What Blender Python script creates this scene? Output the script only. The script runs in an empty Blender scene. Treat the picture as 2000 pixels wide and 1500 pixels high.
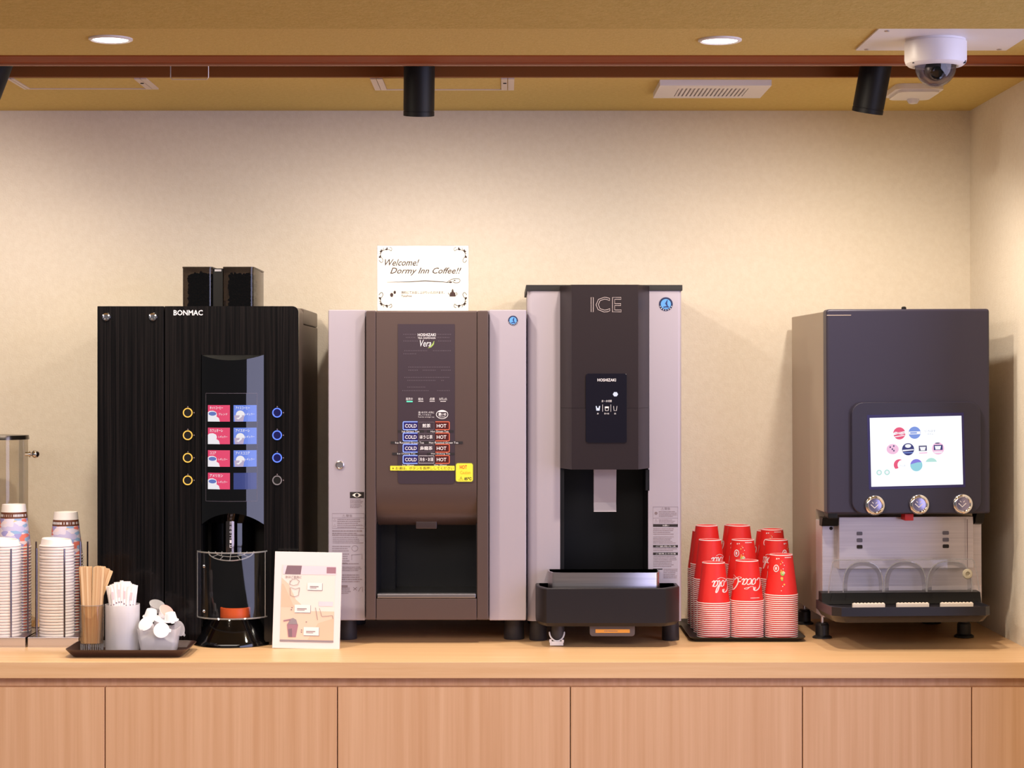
import bpy, bmesh, math, random
from mathutils import Vector, Matrix
random.seed(7)
S = bpy.context.scene
COL = S.collection
PI = math.pi
# ------------------------------------------------------------------ camera, world, exposure, room light
F, CX, CY, CZ, CT = 4000.0, 985.0, 735.0, 1.499, 0.9     # focal length / principal point in px of the 2000x1500 frame; eye and counter heights
cd = bpy.data.cameras.new('camera'); cam = bpy.data.objects.new('camera', cd); COL.objects.link(cam)
cd.sensor_width = 36.0; cd.lens = F / 2000 * 36.0
cd.shift_x = (1000 - CX) / 2000; cd.shift_y = -(750 - CY) / 2000
cam.location = (0, 0, CZ); cam.rotation_euler = (PI / 2, 0, 0); cd.clip_end = 50
S.camera = cam
S.view_settings.view_transform = 'Standard'; S.view_settings.look = 'None'
S.view_settings.gamma = 1.0; S.view_settings.exposure = -0.17; S.view_settings.use_curve_mapping = False
w = bpy.data.worlds.new('world'); S.world = w; w.use_nodes = True
w.node_tree.nodes['Background'].inputs[0].default_value = (0.86, 0.82, 0.84, 1)
w.node_tree.nodes['Background'].inputs[1].default_value = 0.18

def area_light(name, loc, target, sx, sy, power, color):
    l = bpy.data.lights.new(name, 'AREA'); l.shape = 'RECTANGLE'; l.size = sx; l.size_y = sy; l.energy = power; l.color = color
    o = bpy.data.objects.new(name, l); COL.objects.link(o); o.location = loc
    o.rotation_euler = (Vector(target) - Vector(loc)).to_track_quat('-Z', 'Y').to_euler()
    return o
# the lounge behind the photographer: its ceiling lamps, and its window with cool daylight
area_light('room_ceiling_lamps', (-0.9, 1.7, 2.14), (-0.9, 1.7, 0.0), 3.0, 1.5, 95, (1.0, 0.90, 0.82))
area_light('room_window_light', (2.5, 1.3, 1.5), (0.0, 1.3, 1.5), 5.0, 1.9, 145, (0.66, 0.66, 1.0))
# ------------------------------------------------------------------ helpers
def X(px, Y): return (px - CX) * Y / F
def Z(py, Y): return CZ - (py - CY) * Y / F
def lin(c):
    out = []
    for v in c[:3]:
        v = v / 255.0
        out.append(v / 12.92 if v <= 0.04045 else ((v + 0.055) / 1.055) ** 2.4)
    return (*out, 1.0)

def mat(name, col, rough=0.5, metal=0.0, spec=0.5, coat=0.0, emit=0.0, ecol=None, streak=None, bump=None, mottle=None, rand=0.0):
    """streak=(scale xyz, colour 2, contrast lo, hi): stretched noise; bump=(scale, strength); mottle=(scale, colour 2)"""
    m = bpy.data.materials.new(name); m.use_nodes = True
    nt = m.node_tree; b = nt.nodes['Principled BSDF']; L = nt.links
    b.inputs['Base Color'].default_value = lin(col); b.inputs['Roughness'].default_value = rough
    b.inputs['Metallic'].default_value = metal; b.inputs['Specular IOR Level'].default_value = spec
    b.inputs['Coat Weight'].default_value = coat; b.inputs['Coat Roughness'].default_value = 0.05
    if emit:
        b.inputs['Emission Color'].default_value = lin(ecol or col); b.inputs['Emission Strength'].default_value = emit
    tc = nt.nodes.new('ShaderNodeTexCoord')
    if streak:
        sc, c2, lo, hi = streak
        mp = nt.nodes.new('ShaderNodeMapping'); mp.inputs['Scale'].default_value = sc
        src = tc.outputs['Object']
        if rand:
            oi = nt.nodes.new('ShaderNodeObjectInfo'); add = nt.nodes.new('ShaderNodeVectorMath'); add.operation = 'MULTIPLY_ADD'
            add.inputs[0].default_value = (rand, rand, rand); L.new(oi.outputs['Random'], add.inputs[1]); L.new(src, add.inputs[2]); src = add.outputs[0]
        L.new(src, mp.inputs['Vector'])
        n = nt.nodes.new('ShaderNodeTexNoise'); n.inputs['Scale'].default_value = 1.0; n.inputs['Detail'].default_value = 5; n.inputs['Roughness'].default_value = 0.62
        L.new(mp.outputs[0], n.inputs['Vector'])
        r = nt.nodes.new('ShaderNodeValToRGB'); r.color_ramp.elements[0].position = lo; r.color_ramp.elements[1].position = hi
        r.color_ramp.elements[0].color = lin(c2); r.color_ramp.elements[1].color = lin(col)
        L.new(n.outputs['Fac'], r.inputs[0]); L.new(r.outputs[0], b.inputs['Base Color'])
    if mottle:
        n = nt.nodes.new('ShaderNodeTexNoise'); n.inputs['Scale'].default_value = mottle[0]; n.inputs['Detail'].default_value = 6; n.inputs['Roughness'].default_value = 0.65
        L.new(tc.outputs['Object'], n.inputs['Vector'])
        r = nt.nodes.new('ShaderNodeValToRGB'); r.color_ramp.elements[0].position = 0.35; r.color_ramp.elements[1].position = 0.65
        r.color_ramp.elements[0].color = lin(mottle[1]); r.color_ramp.elements[1].color = lin(col)
        L.new(n.outputs['Fac'], r.inputs[0]); L.new(r.outputs[0], b.inputs['Base Color'])
    if bump:
        n2 = nt.nodes.new('ShaderNodeTexNoise'); n2.inputs['Scale'].default_value = bump[0]; n2.inputs['Detail'].default_value = 4
        L.new(tc.outputs['Object'], n2.inputs['Vector'])
        bp = nt.nodes.new('ShaderNodeBump'); bp.inputs['Strength'].default_value = bump[1]; bp.inputs['Distance'].default_value = 0.002
        L.new(n2.outputs['Fac'], bp.inputs['Height']); L.new(bp.outputs[0], b.inputs['Normal'])
    return m

def clear(name, tint=(255, 255, 255), refl=0.25, rough=0.03, haze=0.0, hazecol=(255, 255, 255)):
    """thin clear plastic: tinted see-through, mirrored towards grazing, optional milky part"""
    m = bpy.data.materials.new(name); m.use_nodes = True
    nt = m.node_tree; nt.nodes.clear(); L = nt.links
    out = nt.nodes.new('ShaderNodeOutputMaterial')
    tr = nt.nodes.new('ShaderNodeBsdfTransparent'); tr.inputs[0].default_value = lin(tint)
    gl = nt.nodes.new('ShaderNodeBsdfGlossy'); gl.inputs['Roughness'].default_value = rough
    lw = nt.nodes.new('ShaderNodeLayerWeight'); lw.inputs[0].default_value = 0.35
    mu = nt.nodes.new('ShaderNodeMath'); mu.operation = 'MULTIPLY_ADD'; mu.inputs[1].default_value = refl; mu.inputs[2].default_value = 0.03
    L.new(lw.outputs['Fresnel'], mu.inputs[0])
    base = tr.outputs[0]
    if haze:
        df = nt.nodes.new('ShaderNodeBsdfDiffuse'); df.inputs[0].default_value = lin(hazecol)
        tl = nt.nodes.new('ShaderNodeBsdfTranslucent'); tl.inputs[0].default_value = lin(hazecol)
        h1 = nt.nodes.new('ShaderNodeMixShader'); h1.inputs[0].default_value = 0.25; L.new(df.outputs[0], h1.inputs[1]); L.new(tl.outputs[0], h1.inputs[2])
        h = nt.nodes.new('ShaderNodeMixShader'); h.inputs[0].default_value = haze; L.new(base, h.inputs[1]); L.new(h1.outputs[0], h.inputs[2]); base = h.outputs[0]
    mx = nt.nodes.new('ShaderNodeMixShader'); L.new(mu.outputs[0], mx.inputs[0]); L.new(base, mx.inputs[1]); L.new(gl.outputs[0], mx.inputs[2])
    L.new(mx.outputs[0], out.inputs[0])
    return m

ORG = {}
def root_of(o):
    while o.parent: o = o.parent
    return o
def tag(o, label, cat, group=None, kind=None):
    if label: o['label'] = label
    if cat: o['category'] = cat
    if group: o['group'] = group
    if kind: o['kind'] = kind
    return o
def T(name, label, cat, loc, group=None):
    o = bpy.data.objects.new(name, None); COL.objects.link(o); o.location = loc; o.empty_display_size = 0.05
    ORG[o.name] = Vector(loc)
    return tag(o, label, cat, group)

def rr(x0, x1, z0, z1, r, seg=5, tl=1, tr=1, br=1, bl=1):
    """rounded rectangle, counter-clockwise as seen with x right, z up"""
    pts = []
    def arc(cx, cz, a0, on, px, pz):
        if not on or r <= 0: pts.append((px, pz)); return
        for i in range(seg + 1):
            a = a0 + PI / 2 * i / seg
            pts.append((cx + r * math.cos(a), cz + r * math.sin(a)))
    arc(x0 + r, z0 + r, PI, bl, x0, z0); arc(x1 - r, z0 + r, 1.5 * PI, br, x1, z0)
    arc(x1 - r, z1 - r, 0, tr, x1, z1); arc(x0 + r, z1 - r, PI / 2, tl, x0, z1)
    return pts
def rrp(px0, px1, py0, py1, rpx, Y, **k):
    return rr(X(px0, Y), X(px1, Y), Z(py1, Y), Z(py0, Y), rpx * Y / F, **k)
def PW(pts, Y): return [(X(a, Y), Z(b, Y)) for a, b in pts]

class MB:
    def __init__(s): s.bm = bmesh.new(); s.mi = 0; s.bv = False
    def m(s, i): s.mi = i; return s
    def _f(s, vs):
        try:
            f = s.bm.faces.new(vs); f.material_index = s.mi; return f
        except ValueError: return None
    def box(s, x0, x1, y0, y1, z0, z1, bev=0, seg=2):
        v = [s.bm.verts.new(p) for p in ((x0,y0,z0),(x1,y0,z0),(x1,y1,z0),(x0,y1,z0),(x0,y0,z1),(x1,y0,z1),(x1,y1,z1),(x0,y1,z1))]
        fs = [s._f([v[i] for i in q]) for q in ((0,3,2,1),(4,5,6,7),(0,1,5,4),(1,2,6,5),(2,3,7,6),(3,0,4,7))]
        if bev:
            s.bv = True; es = list({e for f in fs for e in f.edges})
            bmesh.ops.bevel(s.bm, geom=es, offset=bev, segments=seg, affect='EDGES', profile=0.5, material=s.mi)
        return s
    def sweep(s, front, back, caps=(True, True), closed=True):
        """two matching loops of 3-D points joined by quads"""
        a = [s.bm.verts.new(p) for p in front]; b = [s.bm.verts.new(p) for p in back]; n = len(a)
        for i in range(n if closed else n - 1): s._f([a[i], a[(i + 1) % n], b[(i + 1) % n], b[i]])
        if caps[0]: s._f(a[::-1])
        if caps[1]: s._f(b)
        return s
    def loops(s, L, closed=True, cap0=False, cap1=False):
        R = [[s.bm.verts.new(p) for p in l] for l in L]; n = len(R[0])
        for k in range(len(R) - 1):
            for i in range(n if closed else n - 1): s._f([R[k][i], R[k][(i + 1) % n], R[k + 1][(i + 1) % n], R[k + 1][i]])
        if cap0: s._f(R[0][::-1])
        if cap1: s._f(R[-1])
        return s
    def pxz(s, pts, y0, y1, bev=0):
        """outline in x,z pushed from y0 (front) to y1; bev rounds the front edge"""
        if bev:
            s.bv = True; cx = sum(p[0] for p in pts) / len(pts); n = len(pts)
            ins = []
            for i in range(n):
                p0, p, p1 = Vector(pts[i - 1]), Vector(pts[i]), Vector(pts[(i + 1) % n])
                d0 = (p - p0); d1 = (p1 - p)
                d0 = d0.normalized() if d0.length > 1e-9 else d1.normalized(); d1 = d1.normalized() if d1.length > 1e-9 else d0
                n0, n1 = Vector((-d0.y, d0.x)), Vector((-d1.y, d1.x)); nn = n0 + n1
                k = bev / max(0.35, nn.length_squared / 2) if nn.length > 1e-6 else 0
                ins.append(p + nn * 0.5 * k * 1.0)
            return s.loops([[(p[0], y0, p[1]) for p in ins], [(p[0], y0 + bev * .3, p[1]) for p in [Vector(a) * .7 + Vector(b) * .3 for a, b in zip(pts, ins)]],
                            [(p[0], y0 + bev, p[1]) for p in pts], [(p[0], y1, p[1]) for p in pts]], cap0=True, cap1=True)
        return s.sweep([(p[0], y0, p[1]) for p in pts], [(p[0], y1, p[1]) for p in pts])
    def pyz(s, pts, x0, x1): return s.sweep([(x0, p[0], p[1]) for p in pts], [(x1, p[0], p[1]) for p in pts])
    def pxy(s, pts, z0, z1): return s.sweep([(p[0], p[1], z0) for p in pts], [(p[0], p[1], z1) for p in pts])
    def lathe(s, prof, c, axis='Z', seg=24, a0=0.0, a1=2 * PI, rot=None, sx=1.0, sy=1.0):
        full = abs(a1 - a0) > 2 * PI - 1e-4; n = seg if full else seg + 1
        rings = []
        for r, h in prof:
            ring = []
            for i in range(n):
                a = a0 + (a1 - a0) * i / seg
                p = Vector((r * math.cos(a) * sx, r * math.sin(a) * sy, h))
                if axis == 'Y': p = Vector((p.x, -p.z, p.y))        # h grows towards the viewer (-Y)
                elif axis == 'X': p = Vector((p.z, p.x, p.y))
                if rot: p = rot @ p
                ring.append(p + Vector(c))
            rings.append(ring)
        R = []
        for (r, h), ring in zip(prof, rings):
            R.append([s.bm.verts.new(ring[0])] * n if r < 1e-7 else [s.bm.verts.new(p) for p in ring])
        for k in range(len(R) - 1):
            for i in range(seg):
                q = [R[k][i], R[k][(i + 1) % n], R[k + 1][(i + 1) % n], R[k + 1][i]]
                u = []
                for v in q:
                    if v not in u: u.append(v)
                if len(u) > 2: s._f(u)
        return s
    def tube(s, pts, r, seg=8, closed=False):
        P = [Vector(p) for p in pts]; n = len(P); L = []
        up = None
        for i in range(n):
            t = (P[(i + 1) % n] - P[i - 1]) if closed else (P[min(i + 1, n - 1)] - P[max(i - 1, 0)])
            t.normalize()
            if up is None: up = t.orthogonal().normalized()
            up = (up - t * up.dot(t)).normalized(); v = t.cross(up)
            L.append([P[i] + (up * math.cos(2 * PI * k / seg) + v * math.sin(2 * PI * k / seg)) * r for k in range(seg)])
        if closed: L.append(L[0]); return s.loops(L)
        return s.loops(L, cap0=True, cap1=True)
    def ball(s, c, r, seg=14, rings=8, sz=1.0):
        return s.lathe([(r * math.sin(PI * k / rings), -r * sz * math.cos(PI * k / rings)) for k in range(rings + 1)], c, seg=seg)
    def quad(s, pts): s._f([s.bm.verts.new(p) for p in pts]); return s
    def flat(s, pts, Y): s._f([s.bm.verts.new((p[0], Y, p[1])) for p in pts]); return s
    def pxrect(s, px0, px1, py0, py1, Y): return s.flat(PW([(px0, py1), (px1, py1), (px1, py0), (px0, py0)], Y), Y)
    def disc(s, px, py, rx, Y, ry=None, seg=20, a0=0, a1=2 * PI):
        ry = ry or rx; n = seg if a1 - a0 > 6.28 else seg + 1
        return s.flat(PW([(px + rx * math.cos(a0 + (a1 - a0) * i / seg), py - ry * math.sin(a0 + (a1 - a0) * i / seg)) for i in range(n)], Y), Y)
    def line(s, pts, w, Y, closed=False):
        """flat stroke through pixel points, w in pixels"""
        P = [Vector(p) for p in pts]; n = len(P); A = []; B = []
        for i in range(n):
            t = (P[(i + 1) % n] - P[i - 1]) if closed else (P[min(i + 1, n - 1)] - P[max(i - 1, 0)])
            t = t.normalized() if t.length > 0 else Vector((1, 0)); nn = Vector((-t.y, t.x)) * (w[i] if isinstance(w, (list, tuple)) else w) / 2
            A.append(P[i] + nn); B.append(P[i] - nn)
        va = [s.bm.verts.new((X(p.x, Y), Y, Z(p.y, Y))) for p in A]; vb = [s.bm.verts.new((X(p.x, Y), Y, Z(p.y, Y))) for p in B]
        for i in range(n if closed else n - 1):
            j = (i + 1) % n; s._f([va[i], vb[i], vb[j], va[j]])
        return s
    def text(s, body, px0, px1, py0, py1, Y, bold=0.0, shear=0.0, outline=0.0, rot=0.0):
        """lettering fitted to a pixel box on the plane Y"""
        V, FC = glyphs(body, bold, shear, outline)
        if not V: return s
        ax0 = min(v[0] for v in V); ax1 = max(v[0] for v in V); ay0 = min(v[1] for v in V); ay1 = max(v[1] for v in V)
        x0, x1, z0, z1 = X(px0, Y), X(px1, Y), Z(py1, Y), Z(py0, Y)
        vs = []
        for v in V:
            x = x0 + (v[0] - ax0) / (ax1 - ax0) * (x1 - x0); z = z0 + (v[1] - ay0) / max(1e-6, ay1 - ay0) * (z1 - z0)
            if rot:
                xc, zc = (x0 + x1) / 2, (z0 + z1) / 2; dx, dz = x - xc, z - zc
                x = xc + dx * math.cos(rot) - dz * math.sin(rot); z = zc + dx * math.sin(rot) + dz * math.cos(rot)
            vs.append(s.bm.verts.new((x, Y - (v[2] * 0.0 if not outline else 0), z)))
        for f in FC: s._f([vs[i] for i in f])
        return s
    def outline(s, body, px0, px1, py0, py1, Y, w):
        """hollow lettering: flat strokes along the glyph outlines"""
        V, FC = glyphs(body); cnt = {}
        for f in FC:
            for i in range(len(f)):
                e = (f[i], f[(i + 1) % len(f)]); cnt[e] = 1
        nxt = {a: b for (a, b) in cnt if (b, a) not in cnt}
        ax0 = min(v[0] for v in V); ax1 = max(v[0] for v in V); ay0 = min(v[1] for v in V); ay1 = max(v[1] for v in V)
        while nxt:
            a0, b = nxt.popitem(); L = [a0]
            while b != a0 and b in nxt: L.append(b); b = nxt.pop(b)
            s.line([(px0 + (V[i][0] - ax0) / (ax1 - ax0) * (px1 - px0), py1 - (V[i][1] - ay0) / (ay1 - ay0) * (py1 - py0)) for i in L], w, Y, closed=True)
        return s
    def greek(s, px0, px1, py0, py1, rows, Y, h=0.5, fill=0.85):
        """rows of print too fine to read: irregular dashes"""
        dy = (py1 - py0) / rows
        for k in range(rows):
            y = py0 + dy * (k + .5); x = px0; end = px0 + (px1 - px0) * random.uniform(fill - .15, 1.0)
            while x < end:
                wd = random.uniform(.9, 2.2)
                s.pxrect(x, min(x + wd, px1), y - dy * h / 2, y + dy * h / 2, Y); x += wd + random.uniform(.4, 1.0)
        return s
    def build(s, name, mats, parent=None, org=None, label=None, kind=None, sharp=0.6):
        bm = s.bm
        o_ = ORG[root_of(parent).name] if parent else Vector(org or (0, 0, 0))
        bmesh.ops.recalc_face_normals(bm, faces=bm.faces)
        bm.normal_update()
        for f in bm.faces: f.smooth = True
        for e in bm.edges:
            if len(e.link_faces) == 2 and e.calc_face_angle(0) > sharp: e.smooth = False
        for v in bm.verts: v.co -= o_
        me = bpy.data.meshes.new(name); bm.to_mesh(me); bm.free()
        for x in (mats if isinstance(mats, (list, tuple)) else [mats]): me.materials.append(x)
        o = bpy.data.objects.new(name, me); COL.objects.link(o)
        if parent: o.parent = parent
        else: o.location = o_; ORG[o.name] = o_
        if s.bv:
            wn = o.modifiers.new('weighted', 'WEIGHTED_NORMAL'); wn.keep_sharp = True; wn.weight = 100
        if label: o['label'] = label
        if kind: o['kind'] = kind
        return o
_G = {}
def glyphs(body, bold=0.0, shear=0.0, outline=0.0):
    k = (body, bold, shear, outline)
    if k not in _G:
        c = bpy.data.curves.new('t', 'FONT'); c.body = body; c.resolution_u = 2; c.offset = bold; c.shear = shear
        if outline: c.fill_mode = 'NONE'; c.bevel_depth = outline; c.bevel_resolution = 0
        o = bpy.data.objects.new('t', c); me = bpy.data.meshes.new_from_object(o)
        _G[k] = ([tuple(v.co) for v in me.vertices], [tuple(p.vertices) for p in me.polygons])
        bpy.data.objects.remove(o); bpy.data.curves.remove(c); bpy.data.meshes.remove(me)
    return _G[k]
ORDW = 'first second third fourth fifth sixth seventh eighth ninth tenth eleventh twelfth thirteenth fourteenth fifteenth sixteenth seventeenth eighteenth nineteenth'.split()
def ordw(n):
    if n < 20: return ORDW[n - 1]
    t, u = divmod(n, 10); T_ = {2: ('twenty', 'twentieth'), 3: ('thirty', 'thirtieth'), 4: ('forty', 'fortieth')}[t]
    return T_[1] if u == 0 else T_[0] + '-' + ORDW[u - 1]
def spline(pts, n=8):
    """Catmull-Rom through 2-D points"""
    P = [Vector(p) for p in pts]; out = []
    for i in range(len(P) - 1):
        p0, p1, p2, p3 = P[max(i - 1, 0)], P[i], P[i + 1], P[min(i + 2, len(P) - 1)]
        for k in range(n):
            t = k / n
            out.append(0.5 * ((2 * p1) + (p2 - p0) * t + (2 * p0 - 5 * p1 + 4 * p2 - p3) * t * t + (3 * p1 - p0 - 3 * p2 + p3) * t ** 3))
    out.append(P[-1]); return out
def dup(root, loc, label=None, group=None, rotz=None):
    r = root.copy(); COL.objects.link(r); r.location = loc; ORG[r.name] = Vector(loc)
    if rotz is not None: r.rotation_euler = (0, 0, rotz)
    if label: r['label'] = label
    if group: r['group'] = group
    for ch in list(root.children):
        c = ch.copy(); COL.objects.link(c); c.parent = r
        for g in ch.children:
            d = g.copy(); COL.objects.link(d); d.parent = c
    return r
# ------------------------------------------------------------------ materials
WALL = mat('wallpaper', (232, 222, 206), 0.85, spec=0.2, bump=(260, 0.35), mottle=(75, (227, 216, 199)))
CEIL = mat('ceiling_paper', (214, 188, 116), 0.85, spec=0.2, bump=(200, 0.4), mottle=(90, (205, 178, 104)))
WOODT = mat('brown_trim', (150, 74, 30), 0.65, spec=.1, streak=((1.5, 40, 40), (134, 64, 25), .3, .7))
WOODD = mat('dark_brown_trim', (138, 84, 42), 0.65, spec=.1)
TOPW = mat('counter_laminate', (234, 194, 148), 0.38, streak=((2.2, 55, 55), (221, 176, 128), .3, .7), bump=(300, .05))
DOORW = mat('door_laminate', (225, 182, 143), 0.45, streak=((60, 60, 1.1), (206, 158, 116), .28, .72), rand=13.0)
FLOORM = mat('floor_vinyl', (150, 118, 88), 0.4, mottle=(6, (136, 104, 76)))
BLACKW = mat('black_brushed', (26, 22, 22), 0.16, spec=0.3, streak=((240, 240, 2.5), (7, 6, 7), .40, .62))
BLACK = mat('black_plastic', (13, 12, 13), 0.45, spec=.3)
GLOSSB = mat('black_gloss', (6, 6, 8), 0.06, spec=0.6)
MATTEB = mat('matt_black', (26, 24, 26), 0.55)
CHROME = mat('chrome', (232, 230, 232), 0.08, metal=1.0)
STEEL = mat('steel', (206, 200, 204), 0.28, metal=1.0, streak=((4, 300, 300), (180, 174, 180), .3, .7))
BRONZE = mat('dark_metal_side', (92, 78, 68), 0.4, metal=0.6)
SILVER = mat('silver_paint', (174, 165, 177), 0.45, metal=0.15)
BROWNP = mat('brown_panel', (90, 74, 71), 0.42, metal=0.3, spec=.35)
BROWNI = mat('brown_column', (40, 31, 35), 0.42, spec=.3, metal=0.2)
NAVYP = mat('control_panel_dark', (62, 50, 60), 0.3, metal=0.1)
BAY = mat('bay_black', (15, 14, 20), 0.32)
WHITE = mat('white_plastic', (230, 226, 228), 0.4)
PAPER = mat('white_paper', (238, 234, 226), 0.7)
INK = mat('brown_ink', (56, 36, 33), 0.8)
INKB = mat('black_ink', (36, 30, 32), 0.8)
INKG = mat('grey_ink', (128, 112, 118), 0.8)
INKW = mat('white_print', (232, 228, 232), 0.6)
INKDIM = mat('dim_print', (112, 100, 112), 0.6)
CLEAR = clear('clear_plastic', (250, 250, 250), 0.35)
CLEARE = clear('clear_plastic_edge', (235, 235, 240), 0.7, haze=0.22)
FROST = clear('frosted_plastic', (250, 250, 250), 0.25, 0.3, haze=0.50, hazecol=(255, 252, 255))
SMOKE = clear('smoked_plastic', (150, 140, 132), 0.6)
GLASSM = clear('tumbler_glass', (246, 240, 232), 0.45)
YELLOW = mat('yellow_sticker', (240, 226, 60), 0.6)
RUBBER = mat('dark_foot', (46, 42, 46), 0.55)
def glow(name, col, s): return mat(name, (10, 10, 12), 0.25, emit=s, ecol=col)
# ------------------------------------------------------------------ the setting
YB, XR = 5.057, 1.150
ZC = 2.155
def struct(name, mb, m): o = mb.build(name, m); o['kind'] = 'structure'; return o
struct('floor', MB().box(-2.7, 1.25, -1.0, 5.16, -0.05, 0), FLOORM)
struct('wall_back', MB().box(-2.7, XR + .1, YB, YB + .1, 0, 2.7), WALL)
struct('wall_right', MB().box(XR, XR + .1, 4.0, YB, 0, 2.7), WALL)
ce = struct('ceiling', MB().box(-2.7, XR, 4.500, YB, ZC, ZC + .06), CEIL)
struct('ceiling_soffit', MB().box(-2.7, XR, 3.83, 4.185, ZC, ZC + .06), CEIL)
struct('ceiling_room', MB().box(-2.7, XR + .1, 0.2, 3.83, ZC - .006, ZC + .06), mat('ceiling_paper_coarse', (204, 178, 106), 0.9, spec=0.2, bump=(150, 0.7), mottle=(70, (192, 166, 92))))
t1 = struct('trim_1', MB().box(-2.7, XR, 4.185, 4.288, ZC - .002, ZC + .016).box(-2.7, XR, 4.270, 4.288, ZC + .016, ZC + .19), WOODT)
MB().box(-2.7, XR, 4.284, 4.291, ZC - .006, ZC - .002).build('edge_highlight', mat('trim_edge_highlight', (176, 120, 82), .35), t1)  # thin paler strip, added to paint the highlight along the trim lip
struct('trim_2', MB().box(-2.7, XR, 4.485, 4.500, ZC, ZC + .19), WOODD)
struct('trim_3', MB().box(-2.7, XR, 4.270, 4.500, ZC + .19, ZC + .21), WOODD)
# ------------------------------------------------------------------ counter
ct = MB().box(-2.6, XR, 4.294, YB, CT - .0345, CT, bev=.0015).build('countertop', TOPW, org=(-.7, 4.68, CT - .0345))
tag(ct, 'long pale wood laminate countertop carrying all the drink machines', 'countertop')
yd = 4.299
seams = [-1.335] + [X(p, yd) for p in (205, 659, 1114, 1567.5, 1898)] + [XR - .003]
clab = ['pale wood cabinet under the cup and lid holders', 'pale wood cabinet under the black coffee machine', 'pale wood cabinet under the silver and brown tea machine',
        'pale wood cabinet under the ice machine and red cups', 'narrower pale wood cabinet under the dispenser with a screen', 'slim pale wood end cabinet against the side wall']
for i in range(6):
    a, b = seams[i], seams[i + 1]
    r = T('base_cabinet', clab[i], 'cabinet', ((a + b) / 2, 4.68, 0), 'pale wood base cabinets in a row')
    MB().box(a, b, yd + .021, YB - .005, .08, CT - .0345).box(a, b, yd + .06, YB - .005, 0, .08).build('carcass', DOORW, r)
    MB().box(a + .0011, b - .0011, yd, yd + .02, .085, Z(1342, yd), bev=.0008, seg=1).build('door', DOORW, r)
# ------------------------------------------------------------------ ceiling fittings
def on_ceiling(py, z=ZC): return (z - CZ) * F / (CY - py)
LENS = glow('lamp_lens', (255, 246, 232), 9.0)
for px, py, lb in ((216, 75, 'round recessed downlight over the black coffee machine'), (1406, 77, 'round recessed downlight nearer to the dome camera')):
    Y = on_ceiling(py); x = X(px, Y)
    r = T('ceiling_downlight', lb, 'light', (x, Y, ZC), 'recessed downlights')
    MB().lathe([(.0425, 0), (.0425, -.003), (.038, -.005), (.034, -.003), (.034, 0)], (x, Y, ZC), seg=32).build('trim_ring', WHITE, r)
    MB().lathe([(0, -.0035), (.034, -.0030), (.034, 0)], (x, Y, ZC), seg=32).build('lens', LENS, r)
    l = bpy.data.lights.new('downlight_lamp', 'AREA'); l.shape = 'DISK'; l.size = .066; l.energy = 13.0; l.color = (1, .86, .68)
    lo = bpy.data.objects.new('downlight_lamp', l); COL.objects.link(lo); lo.parent = r; lo.location = (0, 0, -.007)
SPOTM = mat('spot_black', (13, 12, 14), 0.5, spec=.3)
for (tx, bx, by, lb) in ((820, 818, 226, 'black cylinder spotlight hanging upright above the tea machine'), (1726, 1694, 220, 'black cylinder spotlight tilted beside the dome camera'),
                         (24, -40, 213, 'black cylinder spotlight tilted strongly over the clear acrylic dispenser')):
    Yt, Yb = 4.385, 4.425
    p0 = Vector((X(tx, Yt), Yt, ZC + .10)); p1 = Vector((X(bx, Yb), Yb, Z(by, Yb)))
    d = (p1 - p0).normalized(); L = (p1 - p0).length
    r = T('spotlight', lb, 'spotlight', (p0.x, Yt, ZC + .19), 'black spotlights in the ceiling slot')
    q = Vector((0, 0, -1)).rotation_difference(d).to_matrix()
    R_ = .0335
    MB().lathe([(0, .0), (R_ - .003, 0), (R_, -.003), (R_, -L + .012), (R_ - .0008, -L + .0115), (R_ - .0008, -L + .010), (R_, -L + .0095), (R_, -L), (R_ - .004, -L), (R_ - .004, -L + .02), (0, -L + .02)], p0, seg=36, rot=q).build('barrel', SPOTM, r)
    MB().lathe([(0, 0), (.012, 0), (.012, .05), (.03, .05), (.03, .0905), (0, .0905)], (p0.x, Yt, ZC + .0995), seg=20).build('mount', SPOTM, r)
    MB().lathe([(0, -L + .016), (R_ - .005, -L + .016), (R_ - .005, -L + .0185)], p0, seg=24, rot=q).build('lens', glow('spot_lens', (255, 240, 214), 4.0), r)
    l = bpy.data.lights.new('spot_lamp', 'SPOT'); l.energy = 16; l.color = (1, .90, .78); l.spot_size = math.radians(164); l.spot_blend = .75; l.shadow_soft_size = .03
    lo = bpy.data.objects.new('spot_lamp', l); COL.objects.link(lo); lo.parent = r
    lo.location = p1 + d * .004 - Vector(r.location); lo.rotation_euler = (d + Vector((0, .15, 0))).to_track_quat('-Z', 'Y').to_euler()
# access hatches in the back ceiling
HF = mat('hatch_frame', (214, 198, 186), .45)
for (x0, x1, w0, w1, yf, k) in ((-1.093, -.787, .015, .027, 4.663, 0), (-.295, .022, .027, .029, 4.678, 1)):
    r = T('ceiling_hatch', ('flush ceiling access hatch near the wire bracket', 'flush ceiling access hatch behind the upright middle spotlight')[k], 'hatch', ((x0 + x1) / 2, 4.58, ZC), 'ceiling access hatches')
    m_ = MB()
    for a, b in ((x0, x0 + w0 / 2 - .0008), (x0 + w0 / 2 + .0008, x0 + w0), (x1 - w1, x1 - w1 / 2 - .0008), (x1 - w1 / 2 + .0008, x1)): m_.box(a, b, 4.501, yf, ZC - .003, ZC)
    m_.box(x0 + w0, x1 - w1, yf - .010, yf, ZC - .003, ZC).build('frame', HF, r)
    MB().box(x0 + w0 + .001, x1 - w1 - .001, 4.501, yf - .011, ZC - .0015, ZC).build('panel', CEIL, r)
    MB().lathe([(0, -.0045), (.004, -.0045), (.004, -.003)], (x1 - w1 * .72, 4.56, ZC), seg=12).build('latch', INKB, r)
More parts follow.
